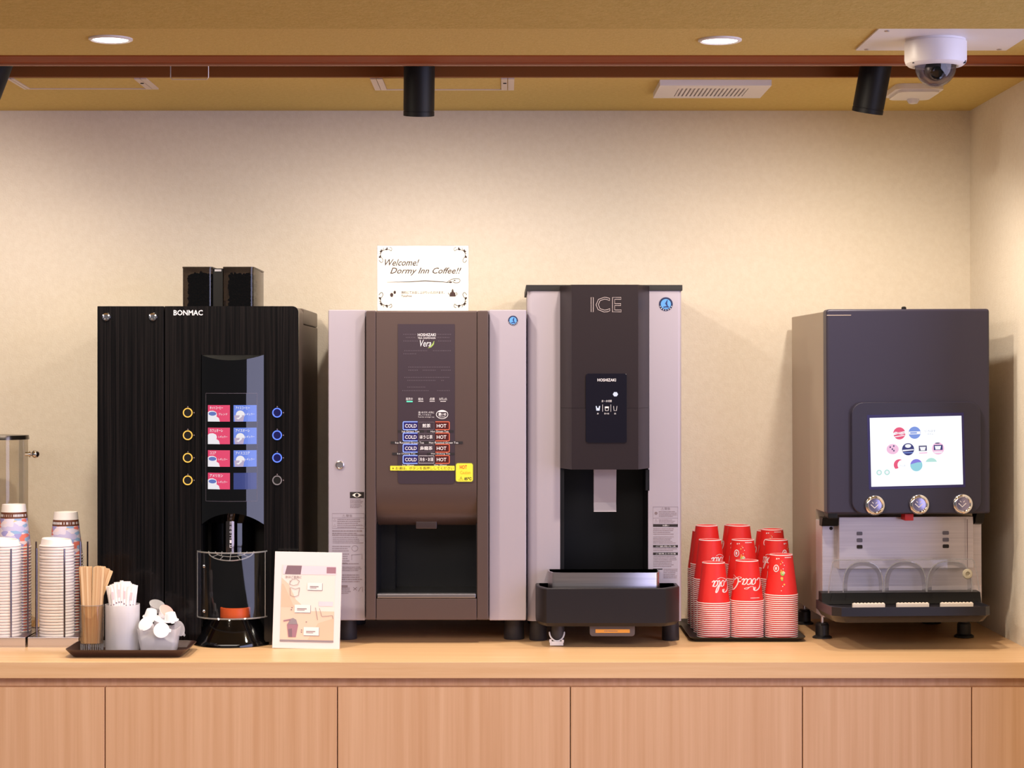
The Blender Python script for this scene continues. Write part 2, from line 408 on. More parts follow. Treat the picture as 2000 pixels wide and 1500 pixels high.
# wire bracket
Yw = 4.40
r = T('wire_bracket', 'thin white wire bracket hanging in the ceiling slot', 'bracket', (X(370, Yw), Yw, ZC + .19))
MB().tube([(X(333, Yw), Yw, ZC + .189), (X(333, Yw), Yw, Z(151, Yw)), (X(336, Yw), Yw, Z(155, Yw)), (X(404, Yw), Yw, Z(155, Yw)), (X(407, Yw), Yw, Z(151, Yw)), (X(407, Yw), Yw, ZC + .189)], .0013, seg=6).build('wire', mat('bracket_wire', (206, 190, 176), .35, metal=.5), r)
# air vent
r = T('ceiling_vent', 'white square ceiling vent with a slatted grille', 'vent', (.467, 4.63, ZC))
x0, x1, y0, y1 = X(1289, 4.53), X(1507, 4.53), 4.53, 4.735
fr = MB(); gx0, gx1, gy0, gy1 = x0 + .045, x1 - .045, y0 + .045, y1 - .030
for a in ((x0, gx0, y0, y1), (gx1, x1, y0, y1), (gx0, gx1, y0, gy0), (gx0, gx1, gy1, y1)): fr.box(*a, ZC - .013, ZC)
fr.build('housing', WHITE, r)
MB().box(gx0, gx1, gy0, gy1, ZC - .004, ZC).build('backing', mat('vent_shadow', (234, 226, 220), .7), r)
sl = None; n = 17
for k in range(n):
    xa = gx0 + (gx1 - gx0) * (k + .2) / n
    if sl is None:
        sl = MB().box(xa, xa + (gx1 - gx0) / n * .58, gy0, gy1, ZC - .013, ZC - .005).build('slat', WHITE, r); xb = xa
    else:
        c = sl.copy(); COL.objects.link(c); c.location.x = xa - xb
# detector behind the tilted spotlight
x, y = .937, 4.66
r = T('ceiling_sensor', 'white ceiling sensor with a small lens partly behind the tilted spotlight', 'sensor', (x, y, ZC))
MB().pxy(rr(x - .058, x + .050, y - .075, y + .085, .02), ZC - .012, ZC).pxy(rr(x - .05, x + .042, y - .067, y + .077, .02), ZC - .018, ZC - .012).build('housing', WHITE, r)
MB().lathe([(0, -.012), (.010, -.010), (.014, -.004), (.014, 0)], (x + .004, y + .055, ZC - .018), seg=16).build('lens', mat('sensor_lens', (226, 222, 230), .15), r)
# dome camera on its plate
r = T('security_camera', 'white dome security camera under its white mounting plate', 'camera', (.836, 3.97, ZC))
pl = MB().box(.703, 1.005, 3.84, 4.10, ZC - .004, ZC, bev=.001).build('mounting_plate', WHITE, r)
for sx, sy in ((.722, 3.865), (.986, 3.865), (.722, 4.082), (.986, 4.082)):
    MB().lathe([(0, -.0062), (.004, -.006), (.0055, -.004)], (sx, sy, ZC), seg=12).build('screw', STEEL, pl)
MB().lathe([(.0575, -.004), (.0575, -.008), (.0595, -.009), (.0595, -.043), (.0575, -.050), (.052, -.0545), (.044, -.056), (.0405, -.054), (.0405, -.046), (0, -.046)], (.836, 3.97, ZC), seg=40).build('housing', WHITE, r)
MB().lathe([(.0405, -.052)] + [(.0395 * math.cos(a), -.056 - .0395 * math.sin(a)) for a in [PI / 2 * k / 8 for k in range(9)]], (.836, 3.97, ZC), seg=32).build('dome', clear('dome_smoke', (214, 208, 210), .6), r)
ey = MB().ball((.836, 3.967, ZC - .062), .022, seg=20, rings=12).build('camera_ball', mat('ball_grey', (70, 64, 68), .4), r)
MB().lathe([(.013, 0), (.013, .010), (.010, .011), (.009, .006), (0, .005)], (.833, 3.950, ZC - .072), axis='Y', seg=18).build('lens', GLOSSB, ey)
for sx in (-.047, .050):
    MB().lathe([(0, -.053), (.003, -.053), (.003, -.047)], (.836 + sx, 3.945, ZC), seg=8).build('screw', INKB, r)
# ------------------------------------------------------------------ black coffee machine
Yf = 4.56
r = T('coffee_machine', 'black brushed coffee machine with two smoked bean hoppers and lit drink tiles', 'coffee machine', (X(400, Yf), 4.78, CT))
zt, zb = Z(598, Yf), CT + .008
DEEP = mat('deep_black', (6, 6, 7), .45, spec=.2)
# side unit
sd = MB().box(X(190, Yf), X(319.5, Yf), Yf, Yf + .014, zb, zt, bev=.001).build('side_panel', BLACKW, r)
MB().box(X(190, Yf) + .001, X(319.5, Yf) - .001, Yf + .014, 5.02, CT, zt - .001).build('side_cabinet', BLACK, r)
for px in (208, 299):
    MB().lathe([(.0100, 0), (.0100, .003), (.0085, .006), (.0055, .0065), (.005, .005), (0, .005)], (X(px, Yf), Yf, Z(619, Yf)), axis='Y', seg=24).build('screw', CHROME, sd)
# main body: a notch runs up from the counter for the spout
n0, n1, nt_ = 393, 516, 693
arc = [(583 - 12 + 12 * math.cos(a), 598 + 12 - 12 * math.sin(a)) for a in [PI / 2 * k / 6 for k in range(7)]]
out = PW([(322, 598)], Yf) + [(X(322, Yf), zb), (X(n0, Yf), zb), (X(n0, Yf), Z(nt_, Yf)), (X(n1, Yf), Z(nt_, Yf)), (X(n1, Yf), zb), (X(583, Yf), zb)] + PW(arc, Yf)
fp = MB().pxz(out, Yf, Yf + .012).build('front_panel', BLACKW, r)
e_ = -.0006
out2 = [(X(322, Yf) + .001, zt - .001), (X(322, Yf) + .001, CT), (X(n0, Yf) - .001, CT), (X(n0, Yf) - .001, Z(nt_, Yf) + .001), (X(n1, Yf) + .001, Z(nt_, Yf) + .001), (X(n1, Yf) + .001, CT), (X(583, Yf) - .0008, CT)] + [(a - .0008, b - .0008) for a, b in PW(arc, Yf)]
ysd = Z(631, Yf)
MB().pxz(out2, Yf + .012, 4.68).box(X(322, Yf) + .001, X(583, Yf) - .0008, 4.68, 5.03, CT, ysd - .001).box(X(322, Yf) + .001, X(583, Yf) - .0008, 4.68, 5.03, ysd + .0005, zt - .001, bev=.004).build('housing', BRONZE, r)
MB().box(X(n0, Yf), X(n1, Yf), 4.655, 4.679, CT, Z(nt_, Yf) + .0005).box(X(n0, Yf) - .0005, X(n0, Yf) + .0015, Yf + .013, 4.655, CT, Z(nt_, Yf)).box(X(n1, Yf) - .0015, X(n1, Yf) + .0005, Yf + .013, 4.655, CT, Z(nt_, Yf)).build('recess', DEEP, r)
# convex gloss column, cut sloping at the top and the bottom
cxm = X((n0 + n1) / 2, Yf); hw = (X(n1, Yf) - X(n0, Yf)) / 2 - .0008; sag = .024; zc0 = Z(nt_, Yf); NS = 28
RC = (hw * hw + sag * sag) / (2 * sag)
def ycol(x): return Yf + .0005 + (RC - sag) - math.sqrt(max(0, RC * RC - (x - cxm) ** 2)) + 0.0
cv = [(cxm - hw + 2 * hw * k / NS, ycol(cxm - hw + 2 * hw * k / NS)) for k in range(NS + 1)]
bul = lambda p: (Yf - p[1]) / sag
zlow = lambda p: Z(1024, Yf) + .026 * max(0, bul(p))
ztop = lambda p: zc0 - .0125 * max(0, bul(p))
MB().loops([[(p[0], Yf + .03, Z(1024, Yf)) for p in cv], [(p[0], p[1], zlow(p)) for p in cv], [(p[0], p[1], ztop(p)) for p in cv]], closed=False).build('display_column', GLOSSB, r)
MB().loops([[(p[0], Yf + .001, zc0) for p in cv], [(p[0], p[1], ztop(p)) for p in cv]], closed=False).build('column_cap', DEEP, r)
# lettering
MB().text('BONMAC', 339, 396, 605.5, 616, Yf - .0005, bold=.02).build('lettering', INKW, fp)
# display with eight tiles, following the curve of the column
Yd = 4.5
def bend(m_, lift=.0):
    for v in m_.bm.verts: v.co.y = ycol(v.co.x) - .0006 - lift - (Yd - v.co.y)
    return m_
def strips(m_, px0, px1, py0, py1, Y, n=8):
    for k in range(n): m_.pxrect(px0 + (px1 - px0) * k / n, px0 + (px1 - px0) * (k + 1) / n, py0, py1, Y)
kx = Yf / Yd
def HX(p): return CX + (p - CX) * kx
def HY(p): return CY + (p - CY) * kx
m_ = MB(); strips(m_, HX(403), HX(503), HY(768), HY(978), Yd, 20); dp = bend(m_).build('display', GLOSSB, r)
m_ = MB(); m_.line([(HX(403), HY(768)), (HX(403), HY(978))], .8, Yd).line([(HX(503), HY(768)), (HX(503), HY(978))], .8, Yd)
for k in range(20):
    for y in (768, 978): m_.pxrect(HX(403 + 5 * k), HX(408 + 5 * k), HY(y) - .4, HY(y) + .4, Yd)
bend(m_, .0002).build('display_edge', mat('display_edge', (84, 78, 90), .3), dp)
PINK = glow('tile_pink', (240, 76, 116), 1.0); BLUE = glow('tile_blue', (112, 140, 236), 1.0); DIMB = glow('tile_dim', (74, 88, 166), .6)
TW = glow('tile_white', (255, 250, 255), .95); TC = glow('tile_cup_blue', (110, 130, 205), .9); TG = glow('tile_glass', (214, 196, 226), .8)
names = [('ホットコーヒー', 'アイスコーヒー'), ('カフェオーレ', 'アイスオーレ'), ('ココア', 'アイスココア'), ('アメリカン', '')]
sub = [('ブレンド', 'レギュラー'), ('レギュラー', 'レギュラー'), ('レギュラー', 'レギュラー'), ('レギュラー', '')]
for i in range(4):
    y0 = 791 + 43.9 * i; y1 = y0 + 32
    for j, (xa, xb) in enumerate(((407.5, 452), (459, 502.4))):
        xa, xb, ya_, yb_ = HX(xa), HX(xb), HY(y0), HY(y1); hh = yb_ - ya_
        m_ = MB(); blank = (i == 3 and j == 1)
        strips(m_.m(0), xa, xb, ya_, yb_, Yd, 8)
        if not blank:
            nm = names[i][j]
            m_.m(1).text(nm, xa + 4, xa + (31 if len(nm) > 4 else 17), ya_ + 2.5, ya_ + 8.5, Yd - .0012, bold=.015)
            m_.text(sub[i][j], xa + 22, xa + 40, ya_ + 15.5, ya_ + 20, Yd - .0012, bold=.01)
            if j == 0:
                m_.flat(PW([(xa, yb_ - 10), (xa + 18, yb_ - 10), (xa + 19, ya_ + 18), (xa + 17, ya_ + 13.5), (xa + 11, ya_ + 11), (xa + 4, ya_ + 11.5), (xa, ya_ + 14)], Yd), Yd - .0011)
                m_.flat(PW([(xa, yb_), (xa + 25, yb_), (xa + 23, yb_ - 7), (xa + 18, yb_ - 10), (xa, yb_ - 10)], Yd), Yd - .0011)
                if i != 1: m_.m(2).disc(xa + 9.5, ya_ + 17, 8, Yd - .0016, ry=4)
            else:
                m_.m(1).disc(xa + 13, ya_ + 19, 8.5, Yd - .0003, ry=8.5)
                m_.m(2).flat(PW([(xa + 3, yb_ - .3), (xa + 19, yb_ - .3), (xa + 21, ya_ + 20), (xa + 1.5, ya_ + 20)], Yd), Yd - .0016)
                m_.m(1).flat(PW([(xa + 5, ya_ + 26), (xa + 11, ya_ + 24), (xa + 14, ya_ + 16), (xa + 17, ya_ + 22), (xa + 10, ya_ + 28)], Yd), Yd - .0020)
        bend(m_, .0004).build('menu_tile', [DIMB if blank else (BLUE if j else PINK), TW, TG if j else TC], dp, label='dim empty blue tile' if blank else ('glowing blue iced drink tile' if j else 'glowing pink hot drink tile'))
# ring buttons
AMB = glow('ring_amber', (255, 196, 84), 1.3); BLU = glow('ring_blue', (96, 128, 255), 1.6); GRY = mat('ring_grey', (120, 116, 122), .4)
DBLU = glow('button_deep_blue', (14, 12, 120), .5)
for i in range(4):
    for j, px in enumerate((367, 541.5)):
        py = (806, 850, 894, 938)[i]; gm = AMB if j == 0 else (BLU if i < 3 else GRY)
        c = (X(px, Yf), Yf, Z(py, Yf))
        m_ = MB().m(0).lathe([(0, .002), (.0078, .002), (.0085, .0025), (.0085, 0)], c, axis='Y', seg=24)
        m_.m(1).lathe([(.0084, .0018), (.0084, .0034), (.0108, .0034), (.0108, .0018)], c, axis='Y', seg=28)
        m_.m(2).disc(px, py - 11.5, 1.2, Yf - .0004, seg=8).disc(px + 12, py, 1.2, Yf - .0004, seg=8)
        m_.build('ring_button', [DBLU if (j and i < 3) else BLACK, gm, INKG], fp, label=('amber lit ring button' if j == 0 else ('blue lit ring button' if i < 3 else 'unlit grey ring button')))
# hoppers with beans
BEAN = mat('coffee_beans', (20, 12, 9), .5, spec=.15)
for xa, xb, lb in ((356, 414, None), (435.5, 495, None)):
    Y0, Y1 = 4.66, 4.865; a, b = X(xa, Y0), X(xb, Y0); z0, z1 = zt - .001, Z(521, Y0)
    op = rr(a, b, Y0, Y1, .008, seg=4)
    h = MB().sweep([(p[0], p[1], z0) for p in op], [(p[0], p[1], z1 - .003) for p in op], caps=(True, False)).build('bean_hopper', SMOKE, r)
    MB().pxy(rr(a - .001, b + .001, Y0 - .001, Y1 + .001, .008, seg=4), z1 - .003, z1).build('lid', SMOKE, h)
    bm_ = MB(); zf = z0 + (z1 - z0) * .80
    bm_.box(a + .013, b - .010, Y0 + .012, Y1 - .06, z0 + .001, zf - .006)
    for k in range(420):
        f = random.random()
        if f < .55: p = (random.uniform(a + .013, b - .010), Y0 + .012, random.uniform(z0 + .004, zf + .006 * math.sin(k)))
        elif f < .8: p = (random.uniform(a + .013, b - .010), random.uniform(Y0 + .012, Y1 - .06), zf + random.uniform(-.006, .004))
        else: p = (random.choice((a + .013, b - .010)), random.uniform(Y0 + .012, Y1 - .06), random.uniform(z0 + .004, zf))
        q = Matrix.Rotation(random.uniform(0, 6), 3, Vector((random.random(), random.random(), random.random() + .1)).normalized())
        bm_.lathe([(0, -.0036), (.003, -.0018), (.0036, 0), (.003, .0018), (0, .0036)], p, seg=6, rot=q, sx=1.35)
    bm_.build('coffee_beans', BEAN, h, kind='stuff')
MB().box(X(415, 4.67), X(434.5, 4.67), 4.675, 4.85, zt - .001, Z(524, 4.67)).build('hopper_bridge', BLACK, r)
MB().box(X(419, 4.67), X(432, 4.67), 4.672, 4.675, Z(530, 4.67), Z(526, 4.67)).build('latch', STEEL, r)
# spout
Ys = 4.60; sx = X(451, Ys)
MB().lathe([(.050, Z(1084, Ys)), (.050, Z(1000, Ys))], (sx, Ys + .045, 0), seg=30, a0=-PI * .95, a1=-PI * .05).lathe([(0, Z(1084, Ys)), (.050, Z(1084, Ys))], (sx, Ys + .045, 0), seg=30, a0=-PI * .95, a1=-PI * .05).build('spout_housing', GLOSSB, r)
sp = MB().lathe([(0, Z(1081, 4.585)), (.0155, Z(1081, 4.585)), (.0155, Z(1000, 4.585)), (0, Z(1000, 4.585))], (sx, 4.592, 0), seg=28).build('spout', mat('dark_chrome', (120, 110, 106), .1, metal=1.0), r)
Yq = 4.574; m_ = MB()
for k in range(6): m_.text('抽出中コーヒ'[k], 448.5, 452.5, 1018 + 9 * k, 1025 + 9 * k, Yq, bold=.02)
m_.build('lettering', INKW, sp)
# clear curved cup door and its base
Yc = 4.575; rc = .079; cxd = X(455, Yc); z0, z1 = Z(1210, 4.5), Z(1081, 4.5)
NA = 28
curve = [(cxd + rc * math.cos(a), Yc - .070 * math.sin(a)) for a in [PI * (1 - k / NA) for k in range(NA + 1)]]
cdr = MB().loops([[(p[0], p[1], z0) for p in curve], [(p[0], p[1], z1) for p in curve]], closed=False).build('cup_door', CLEAR, r)
m_ = MB()
for zz in (z0, z1): m_.tube([(p[0], p[1], zz) for p in curve], .0018, seg=6)
for k in (0, 2, NA - 3, NA): m_.tube([(curve[k][0], curve[k][1], z0), (curve[k][0], curve[k][1], z1)], .0022 if k in (0, NA) else .0012, seg=6)
m_.build('door_edge', CLEARE, cdr)
m_ = MB()
for py in (1107, 1195): m_.lathe([(0, .003), (.003, .002), (.003, 0)], (X(397, 4.515), 4.527, Z(py, 4.515)), axis='Y', seg=12)
m_.build('hinge_pin', CHROME, cdr)
m_ = MB()   # vented clear top: outer arc, inner arc, ribs
la = [(cxd + .050 * math.cos(a), Yc - .028 - .024 * math.sin(a), z1 - .018 * math.sin(a)) for a in [PI * k / 20 for k in range(21)]]
lb = [(cxd + .050 * .70 * math.cos(a), Yc - .028 - .016 * math.sin(a), z1 - .010 * math.sin(a)) for a in [PI * k / 20 for k in range(21)]]
m_.tube(la, .0013, seg=6).tube(lb, .0009, seg=6)
for k in (4, 7, 10, 13, 16): m_.tube([la[k], lb[k]], .0009, seg=6)
for k in (6, 10, 14): m_.tube([lb[k], (lb[k][0], Yc - .028, z1)], .0009, seg=6)
m_.build('vented_top', CLEARE, cdr)
# base dome and orange grate
bx, by_ = X(450, 4.56), 4.598
MB().lathe([(.0885, CT), (.0885, CT + .006), (.085, CT + .012), (.060, CT + .056), (.056, CT + .061), (0, CT + .061)], (bx, by_, 0), seg=40, a0=-PI, a1=0).build('cup_base', GLOSSB, r)
MB().lathe([(.034, CT + .0612), (.034, CT + .082), (.030, CT + .083), (.028, CT + .074), (.028, CT + .0612)], (X(457, 4.56), 4.585, 0), seg=28, a0=-PI * .97, a1=-PI * .03).build('drip_grate', mat('orange_grate', (226, 92, 34), .4), r)

# ------------------------------------------------------------------ tea machine
Yf = 4.60
r = T('tea_machine', 'silver tea dispenser with brown door and lit COLD and HOT buttons', 'tea machine', (X(832, Yf), 4.82, CT))
zt, zb = Z(605, Yf), Z(1212, Yf)
xl0, xl1, xr0, xr1 = X(641, Yf), X(714, Yf), X(954.5, Yf), X(1028, Yf)
ba, bb, bt, bo = X(737, Yf), X(930, Yf), Z(1022, Yf), Z(1163, Yf)
MB().box(xl0 + .001, xl1 + .02, Yf + .02, 4.83, zb, zt - .001).box(xr0 - .02, xr1 - .001, Yf + .02, 4.83, zb, zt - .001).box(xl1 + .02, xr0 - .02, 4.66, 4.83, bt + .004, zt - .001).box(xl1 + .02, xr0 - .02, Yf + .02, 4.83, zb, bo - .004).box(xl0 + .001, xr1 - .001, 4.83, 5.03, zb, zt - .001).build('cabinet', SILVER, r)
sl = MB().box(xl0, xl1 - .0008, Yf, Yf + .022, zb, zt, bev=.003).build('side_panel', SILVER, r)
sr = MB().box(xr0 + .0008, xr1, Yf, Yf + .022, zb, zt, bev=.003).build('side_panel', SILVER, r)
Yp = 4.578
xg0, xg1 = X(735, Yp), X(931, Yp); da, db = X(714.5, Yp), X(954, Yp); zp1, zp0 = Z(607, Yp), Z(1211, Yp)
dr = MB().box(da, xg0 - .0006, Yp, Yf + .02, zp0, zp1, bev=.003).box(xg1 + .0006, db, Yp, Yf + .02, zp0, zp1, bev=.003).build('door_frame', BROWNP, r)
prof = [(Yp + .003, zp1), (Yp, zp1 - .003), (Yp, Z(950, Yp))]
z_a, z_b = Z(950, Yp), Z(1030, Yp)
for k in range(1, 9):
    a = PI / 2 * k / 8; prof.append((Yp + .075 * (1 - math.cos(a)), z_a + (z_b - z_a) * math.sin(a)))
prof += [(Yp + .10, z_b), (Yp + .10, zp1)]
dp = MB().pyz(prof, xg0, xg1).build('door_panel', BROWNP, r)
MB().box(xg0, xg1, Yp + .0, Yf + .02, zp0, Z(1169, Yp), bev=.002).build('lower_panel', BROWNP, r)
m_ = MB(); bk = 4.80
m_.box(ba - .002, bb + .002, bk, bk + .004, bo - .004, bt).box(ba - .003, ba, Yf - .015, bk, bo, bt).box(bb, bb + .003, Yf - .015, bk, bo, bt).box(ba, bb, Yf, bk, bo - .004, bo).box(ba, bb, Yp + .10, bk, bt, bt + .003)
m_.box(ba + .030, ba + .033, bk - .05, bk, bo, bt).box(ba, ba + .032, bk - .06, bk - .05, bo, bt)
m_.build('dispensing_bay', BAY, r)
MB().box(X(737, Yp), X(929, Yp), Yp, Yp + .03, Z(1168, Yp), Z(1160, Yp), bev=.001).build('metal_strip', STEEL, r)
MB().box(X(812, 4.62), X(853, 4.62), 4.62, 4.66, Z(1033, 4.62), Z(1018, 4.62), bev=.002).build('nozzle', mat('nozzle_brown', (70, 56, 54), .35), r)
for px, yy in ((676, 4.675), (1004, 4.675), (676, 4.96), (1004, 4.96)):
    x = X(px, 4.652)
    MB().lathe([(.0225, CT), (.0235, CT + .003), (.0215, zb), (0, zb)], (x, yy, 0), seg=24).build('leg', RUBBER, r)
# control panel
Yk = Yp - .0012
cp = MB().pxz(rrp(777, 888, 633, 945, 6, Yk, tl=0, tr=0), Yk, Yp).build('control_panel', NAVYP, r)
Yx = Yk - .0004
MB().text('HOSHIZAKI', 816, 851, 651, 656.8, Yx, bold=.012).text('TEA DISPENSER', 816, 851, 658.5, 662, Yx).build('lettering', INKW, cp)
m_ = MB(); m_.text('Vera', 820, 842, 664, 677, Yx, shear=.25)
m_.m(1).line([(836, 680), (842, 677), (846, 672), (848, 666)], [.6, 2.6, 3.2, .6], Yx)
m_.build('logo', [INKW, mat('leaf_green', (150, 176, 92), .6)], cp)
m_ = MB()
for ry, ranges in ((653, ((788, 812), (853, 880))), (659, ((793, 812), (853, 878))), (666, ((788, 816), (856, 880))), (685, ((790, 836), (846, 880))), (691, ((788, 812),)), (717, ((798, 880),)), (723, ((798, 816), (826, 850), (862, 880))),
                   (737, ((790, 878),)), (743, ((796, 852), (862, 868))), (756, ((796, 830),)), (763, ((786, 836), (854, 880)))):
    for a, b in ranges:
        x = a
        while x < b: m_.pxrect(x, x + 1.1, ry - .7, ry + .7, Yx); x += 3.3
m_.build('dot_pattern', INKDIM, cp)
m_ = MB().text('販売中', 793, 806, 776.5, 782, Yx).text('給水', 817, 827, 776.5, 782, Yx).text('点検', 839, 849, 776.5, 782, Yx).text('お手入れ', 858, 873, 776.5, 782, Yx)
for a, b in ((817, 827), (839, 849), (860, 871)): m_.pxrect(a, b, 783.3, 784.3, Yx)
m_.build('status_lettering', INKW, cp)
MB().box(X(794, Yx), X(806, Yx), Yx - .0006, Yk, Z(785.5, Yx), Z(783, Yx)).build('status_light', glow('green_led', (120, 255, 210), 1.2), cp, label='small lit green bar')
MB().text('濃いめボタンを先に', 817, 848, 803.5, 807.5, Yx).text('押してください', 817, 842, 808.5, 812, Yx).text('Push for stronger tea', 817, 848, 813.5, 816, Yx).build('instructions', INKW, cp)
m_ = MB(); m_.m(0).line([(863.5 + 11.3 * math.cos(a), 809.5 - 8.2 * math.sin(a)) for a in [2 * PI * k / 28 for k in range(28)]], 1.1, Yx, closed=True)
m_.disc(863.5, 809.5, 10.6, Yx, ry=7.6, a0=PI * .22, a1=PI * .78)
m_.text('濃いめ', 856, 871.5, 806, 812, Yx, bold=.02).text('STRONG', 857, 870, 813, 815.3, Yx)
m_.build('strong_button', [INKW], cp)
CBL = glow('cold_ring', (150, 170, 255), 1.5); CGL = mat('cold_face', (34, 26, 92), .3, emit=.12); HRD = glow('hot_ring', (255, 118, 84), 1.1); HGL = mat('hot_face', (74, 18, 18), .3, emit=.06)
TAPE = mat('label_tape', (30, 24, 28), .5)
tea = ['煎茶', 'ほうじ茶', '烏龍茶', '冷水・お湯']; cold = ['Ice Green Tea', 'Ice Roasted Green Tea', 'Ice Oolong Tea', 'Ice Water']; hot = ['Hot Green Tea', 'Hot Roasted Green Tea', 'Hot Oolong Tea', 'Hot Water']
for i in range(4):
    y0 = 823.8 + 21.95 * i; y1 = y0 + 15.4
    m_ = MB(); Yb_ = Yx - .0004
    m_.m(2).pxrect(787.5, 816, y0 + .5, y1 - .5, Yx)
    m_.m(0).line([(815.5, y0)] + [(789 + 1.6 * math.cos(a), y0 + 1.6 - 1.6 * math.sin(a)) for a in (PI / 2, PI * .75, PI)] + [(789 + 1.6 * math.cos(a), y1 - 1.6 - 1.6 * math.sin(a)) for a in (PI, PI * 1.25, PI * 1.5)] + [(815.5, y1)], 1.8, Yb_)
    m_.m(1).text('COLD', 791, 813.7, y0 + 4.4, y0 + 11.4, Yb_, bold=.012)
    m_.build('cold_button', [CBL, INKW, CGL], cp, label='blue glowing COLD button')
    m_ = MB()
    m_.m(2).pxrect(850, 877.5, y0 + .5, y1 - .5, Yx)
    m_.m(0).line([(850.5, y0)] + [(876 + 1.6 * math.cos(a), y0 + 1.6 - 1.6 * math.sin(a)) for a in (PI / 2, PI * .25, 0)] + [(876 + 1.6 * math.cos(a), y1 - 1.6 - 1.6 * math.sin(a)) for a in (0, -PI * .25, -PI * .5)] + [(850.5, y1)], 1.7, Yb_)
    m_.m(1).text('HOT', 853, 871.8, y0 + 4.4, y0 + 11.4, Yb_, bold=.012)
    m_.build('hot_button', [HRD, INKW, HGL], cp, label='red glowing HOT button')
    m_ = MB(); wx = (825, 841) if i == 0 else ((820, 845) if i < 3 else (819.5, 846))
    m_.text(tea[i], wx[0], wx[1], y0 + 3.8, y0 + 11.4, Yx, bold=.015)
    m_.m(1 if i < 3 else 0).line([(818, y0 + .5), (847.5, y0 + .5), (847.5, y1 - .5), (818, y1 - .5)], .7, Yx, closed=True)
    m_.build('tea_lettering', [INKW, INKDIM], cp)
    tp = [((777, 828), (834, 886)), ((763, 828), (829, 904)), ((766, 818), (834, 888)), None][i]
    yt0 = y1 + 1.0; yt1 = yt0 + 4.6
    m_ = MB(); Yt_ = Yx - .0001
    if tp:
        for a, b in tp: m_.m(0).pxrect(a, b, yt0, yt1, Yt_)
    (ca, cb), (ha, hb) = [((785, 819), (841, 876)), ((772, 828), (838, 895)), ((776, 811), (842, 879)), ((786, 809), (848, 873))][i]
    m_.m(1).text(cold[i], ca, cb, yt0 + .5, yt1 - .3, Yt_ - .0003).text(hot[i], ha, hb, yt0 + .5, yt1 - .3, Yt_ - .0003)
    m_.build('label_tape', [TAPE, INKW], cp)
m_ = MB().pxz(rrp(762, 888, 909.8, 919, 1.2, Yx - .0008), Yx - .0008, Yx - .0004); m_.m(1).text('※ お湯は、ボタンを長押ししてください', 766, 886, 911.5, 917.3, Yx - .0011)
m_.build('yellow_strip', [YELLOW, mat('olive_ink', (96, 84, 24), .7)], cp, label='yellow strip with Japanese writing')
Y_ = Yx - .0006
m_ = MB(); m_.m(1).pxz(rrp(889, 925, 903.5, 942, 5, Y_ + .0003), Y_ + .0003, Yp); m_.m(0).pxz(rrp(890.5, 923.5, 905, 940.5, 4, Y_), Y_, Y_ + .0003)
m_.m(2).text('HOT', 898, 912, 908.5, 916, Y_ - .0003, bold=.02); m_.m(3).text('Caution', 899, 919, 919.5, 926, Y_ - .0003)
m_.m(4).text('85℃', 907, 921, 932, 938, Y_ - .0003, bold=.03).line([(896, 938), (900.5, 931), (905, 938)], .7, Y_ - .0003, closed=True).pxrect(900, 901, 933.5, 936, Y_ - .0003)
m_.build('caution_sticker', [YELLOW, mat('olive_border', (92, 88, 50), .6), mat('red_ink', (226, 62, 30), .6), mat('orange_ink', (224, 160, 40), .6), INKB], dp, label='square yellow HOT caution sticker')
# lock, emblem, stickers
def emblem(px, py, rp, Y, parent):
    m_ = MB(); c = (X(px, Y), Y, Z(py, Y)); R = rp * Y / F
    m_.m(0).lathe([(0, .0010), (R, .0008), (R, 0)], c, axis='Y', seg=32)
    m_.m(1).disc(px, py, rp * .74, Y - .0014, seg=28)
    m_.m(2).line([(px + rp * .22, py - rp * .6), (px + rp * .05, py - rp * .1), (px + rp * .25, py + rp * .35)], [rp * .1, rp * .28, rp * .12], Y - .0018)
    m_.line([(px - rp * .35, py + rp * .45), (px, py + rp * .38), (px + rp * .45, py + rp * .42)], rp * .16, Y - .0018)
    for k in range(7):
        a = PI * (1.12 + .76 * k / 6); m_.m(3).disc(px + rp * .87 * math.cos(a), py - rp * .87 * math.sin(a), rp * .07, Y - .0014, seg=6)
    m_.build('emblem', [mat('emblem_navy', (34, 44, 84), .3), mat('emblem_blue', (96, 160, 226), .3), mat('emblem_ink', (30, 48, 110), .4), INKW], parent, label='round blue emblem')
emblem(1002, 626, 9.5, Yf, sr)
MB().lathe([(.0095, 0), (.0095, .003), (.0075, .004), (.0065, .003), (0, .003)], (X(664, Yf), Yf, Z(908, Yf)), axis='Y', seg=24).box(X(664, Yf) - .0008, X(664, Yf) + .0008, Yf - .0035, Yf, Z(912, Yf), Z(904, Yf)).build('key_lock', STEEL, sl)
Yx = Yf - .0004
m_ = MB(); m_.m(0).pxrect(683.5, 711, 961, 973, Yx)
m_.m(1).flat(PW([(688 + 18 * k / 10, 967 - 4.3 * math.sin(PI * k / 10)) for k in range(11)] + [(706 - 18 * k / 10, 967 + 4.3 * math.sin(PI * k / 10)) for k in range(1, 10)], Yx), Yx - .0003)
m_.m(0).disc(697, 967, 3.4, Yx - .0006)
m_.m(2).greek(684, 711, 975, 983.5, 3, Yx).greek(684, 706, 984, 992.5, 3, Yx)
m_.build('eye_sticker', [INKB, PAPER, INKG], sl, label='black sticker with a white eye')
m_ = MB(); m_.line([(649, 1003), (711, 1003), (711, 1032), (649, 1032)], .6, Yx, closed=True).line([(649, 1011.5), (711, 1011.5)], .5, Yx)
m_.text('⚠警告', 668, 688, 1004.8, 1010.3, Yx)
for yy in (1015.5, 1026): m_.line([(651.5, yy + 2.6), (653.8, yy - 1.8), (656.1, yy + 2.6)], .6, Yx, closed=True)
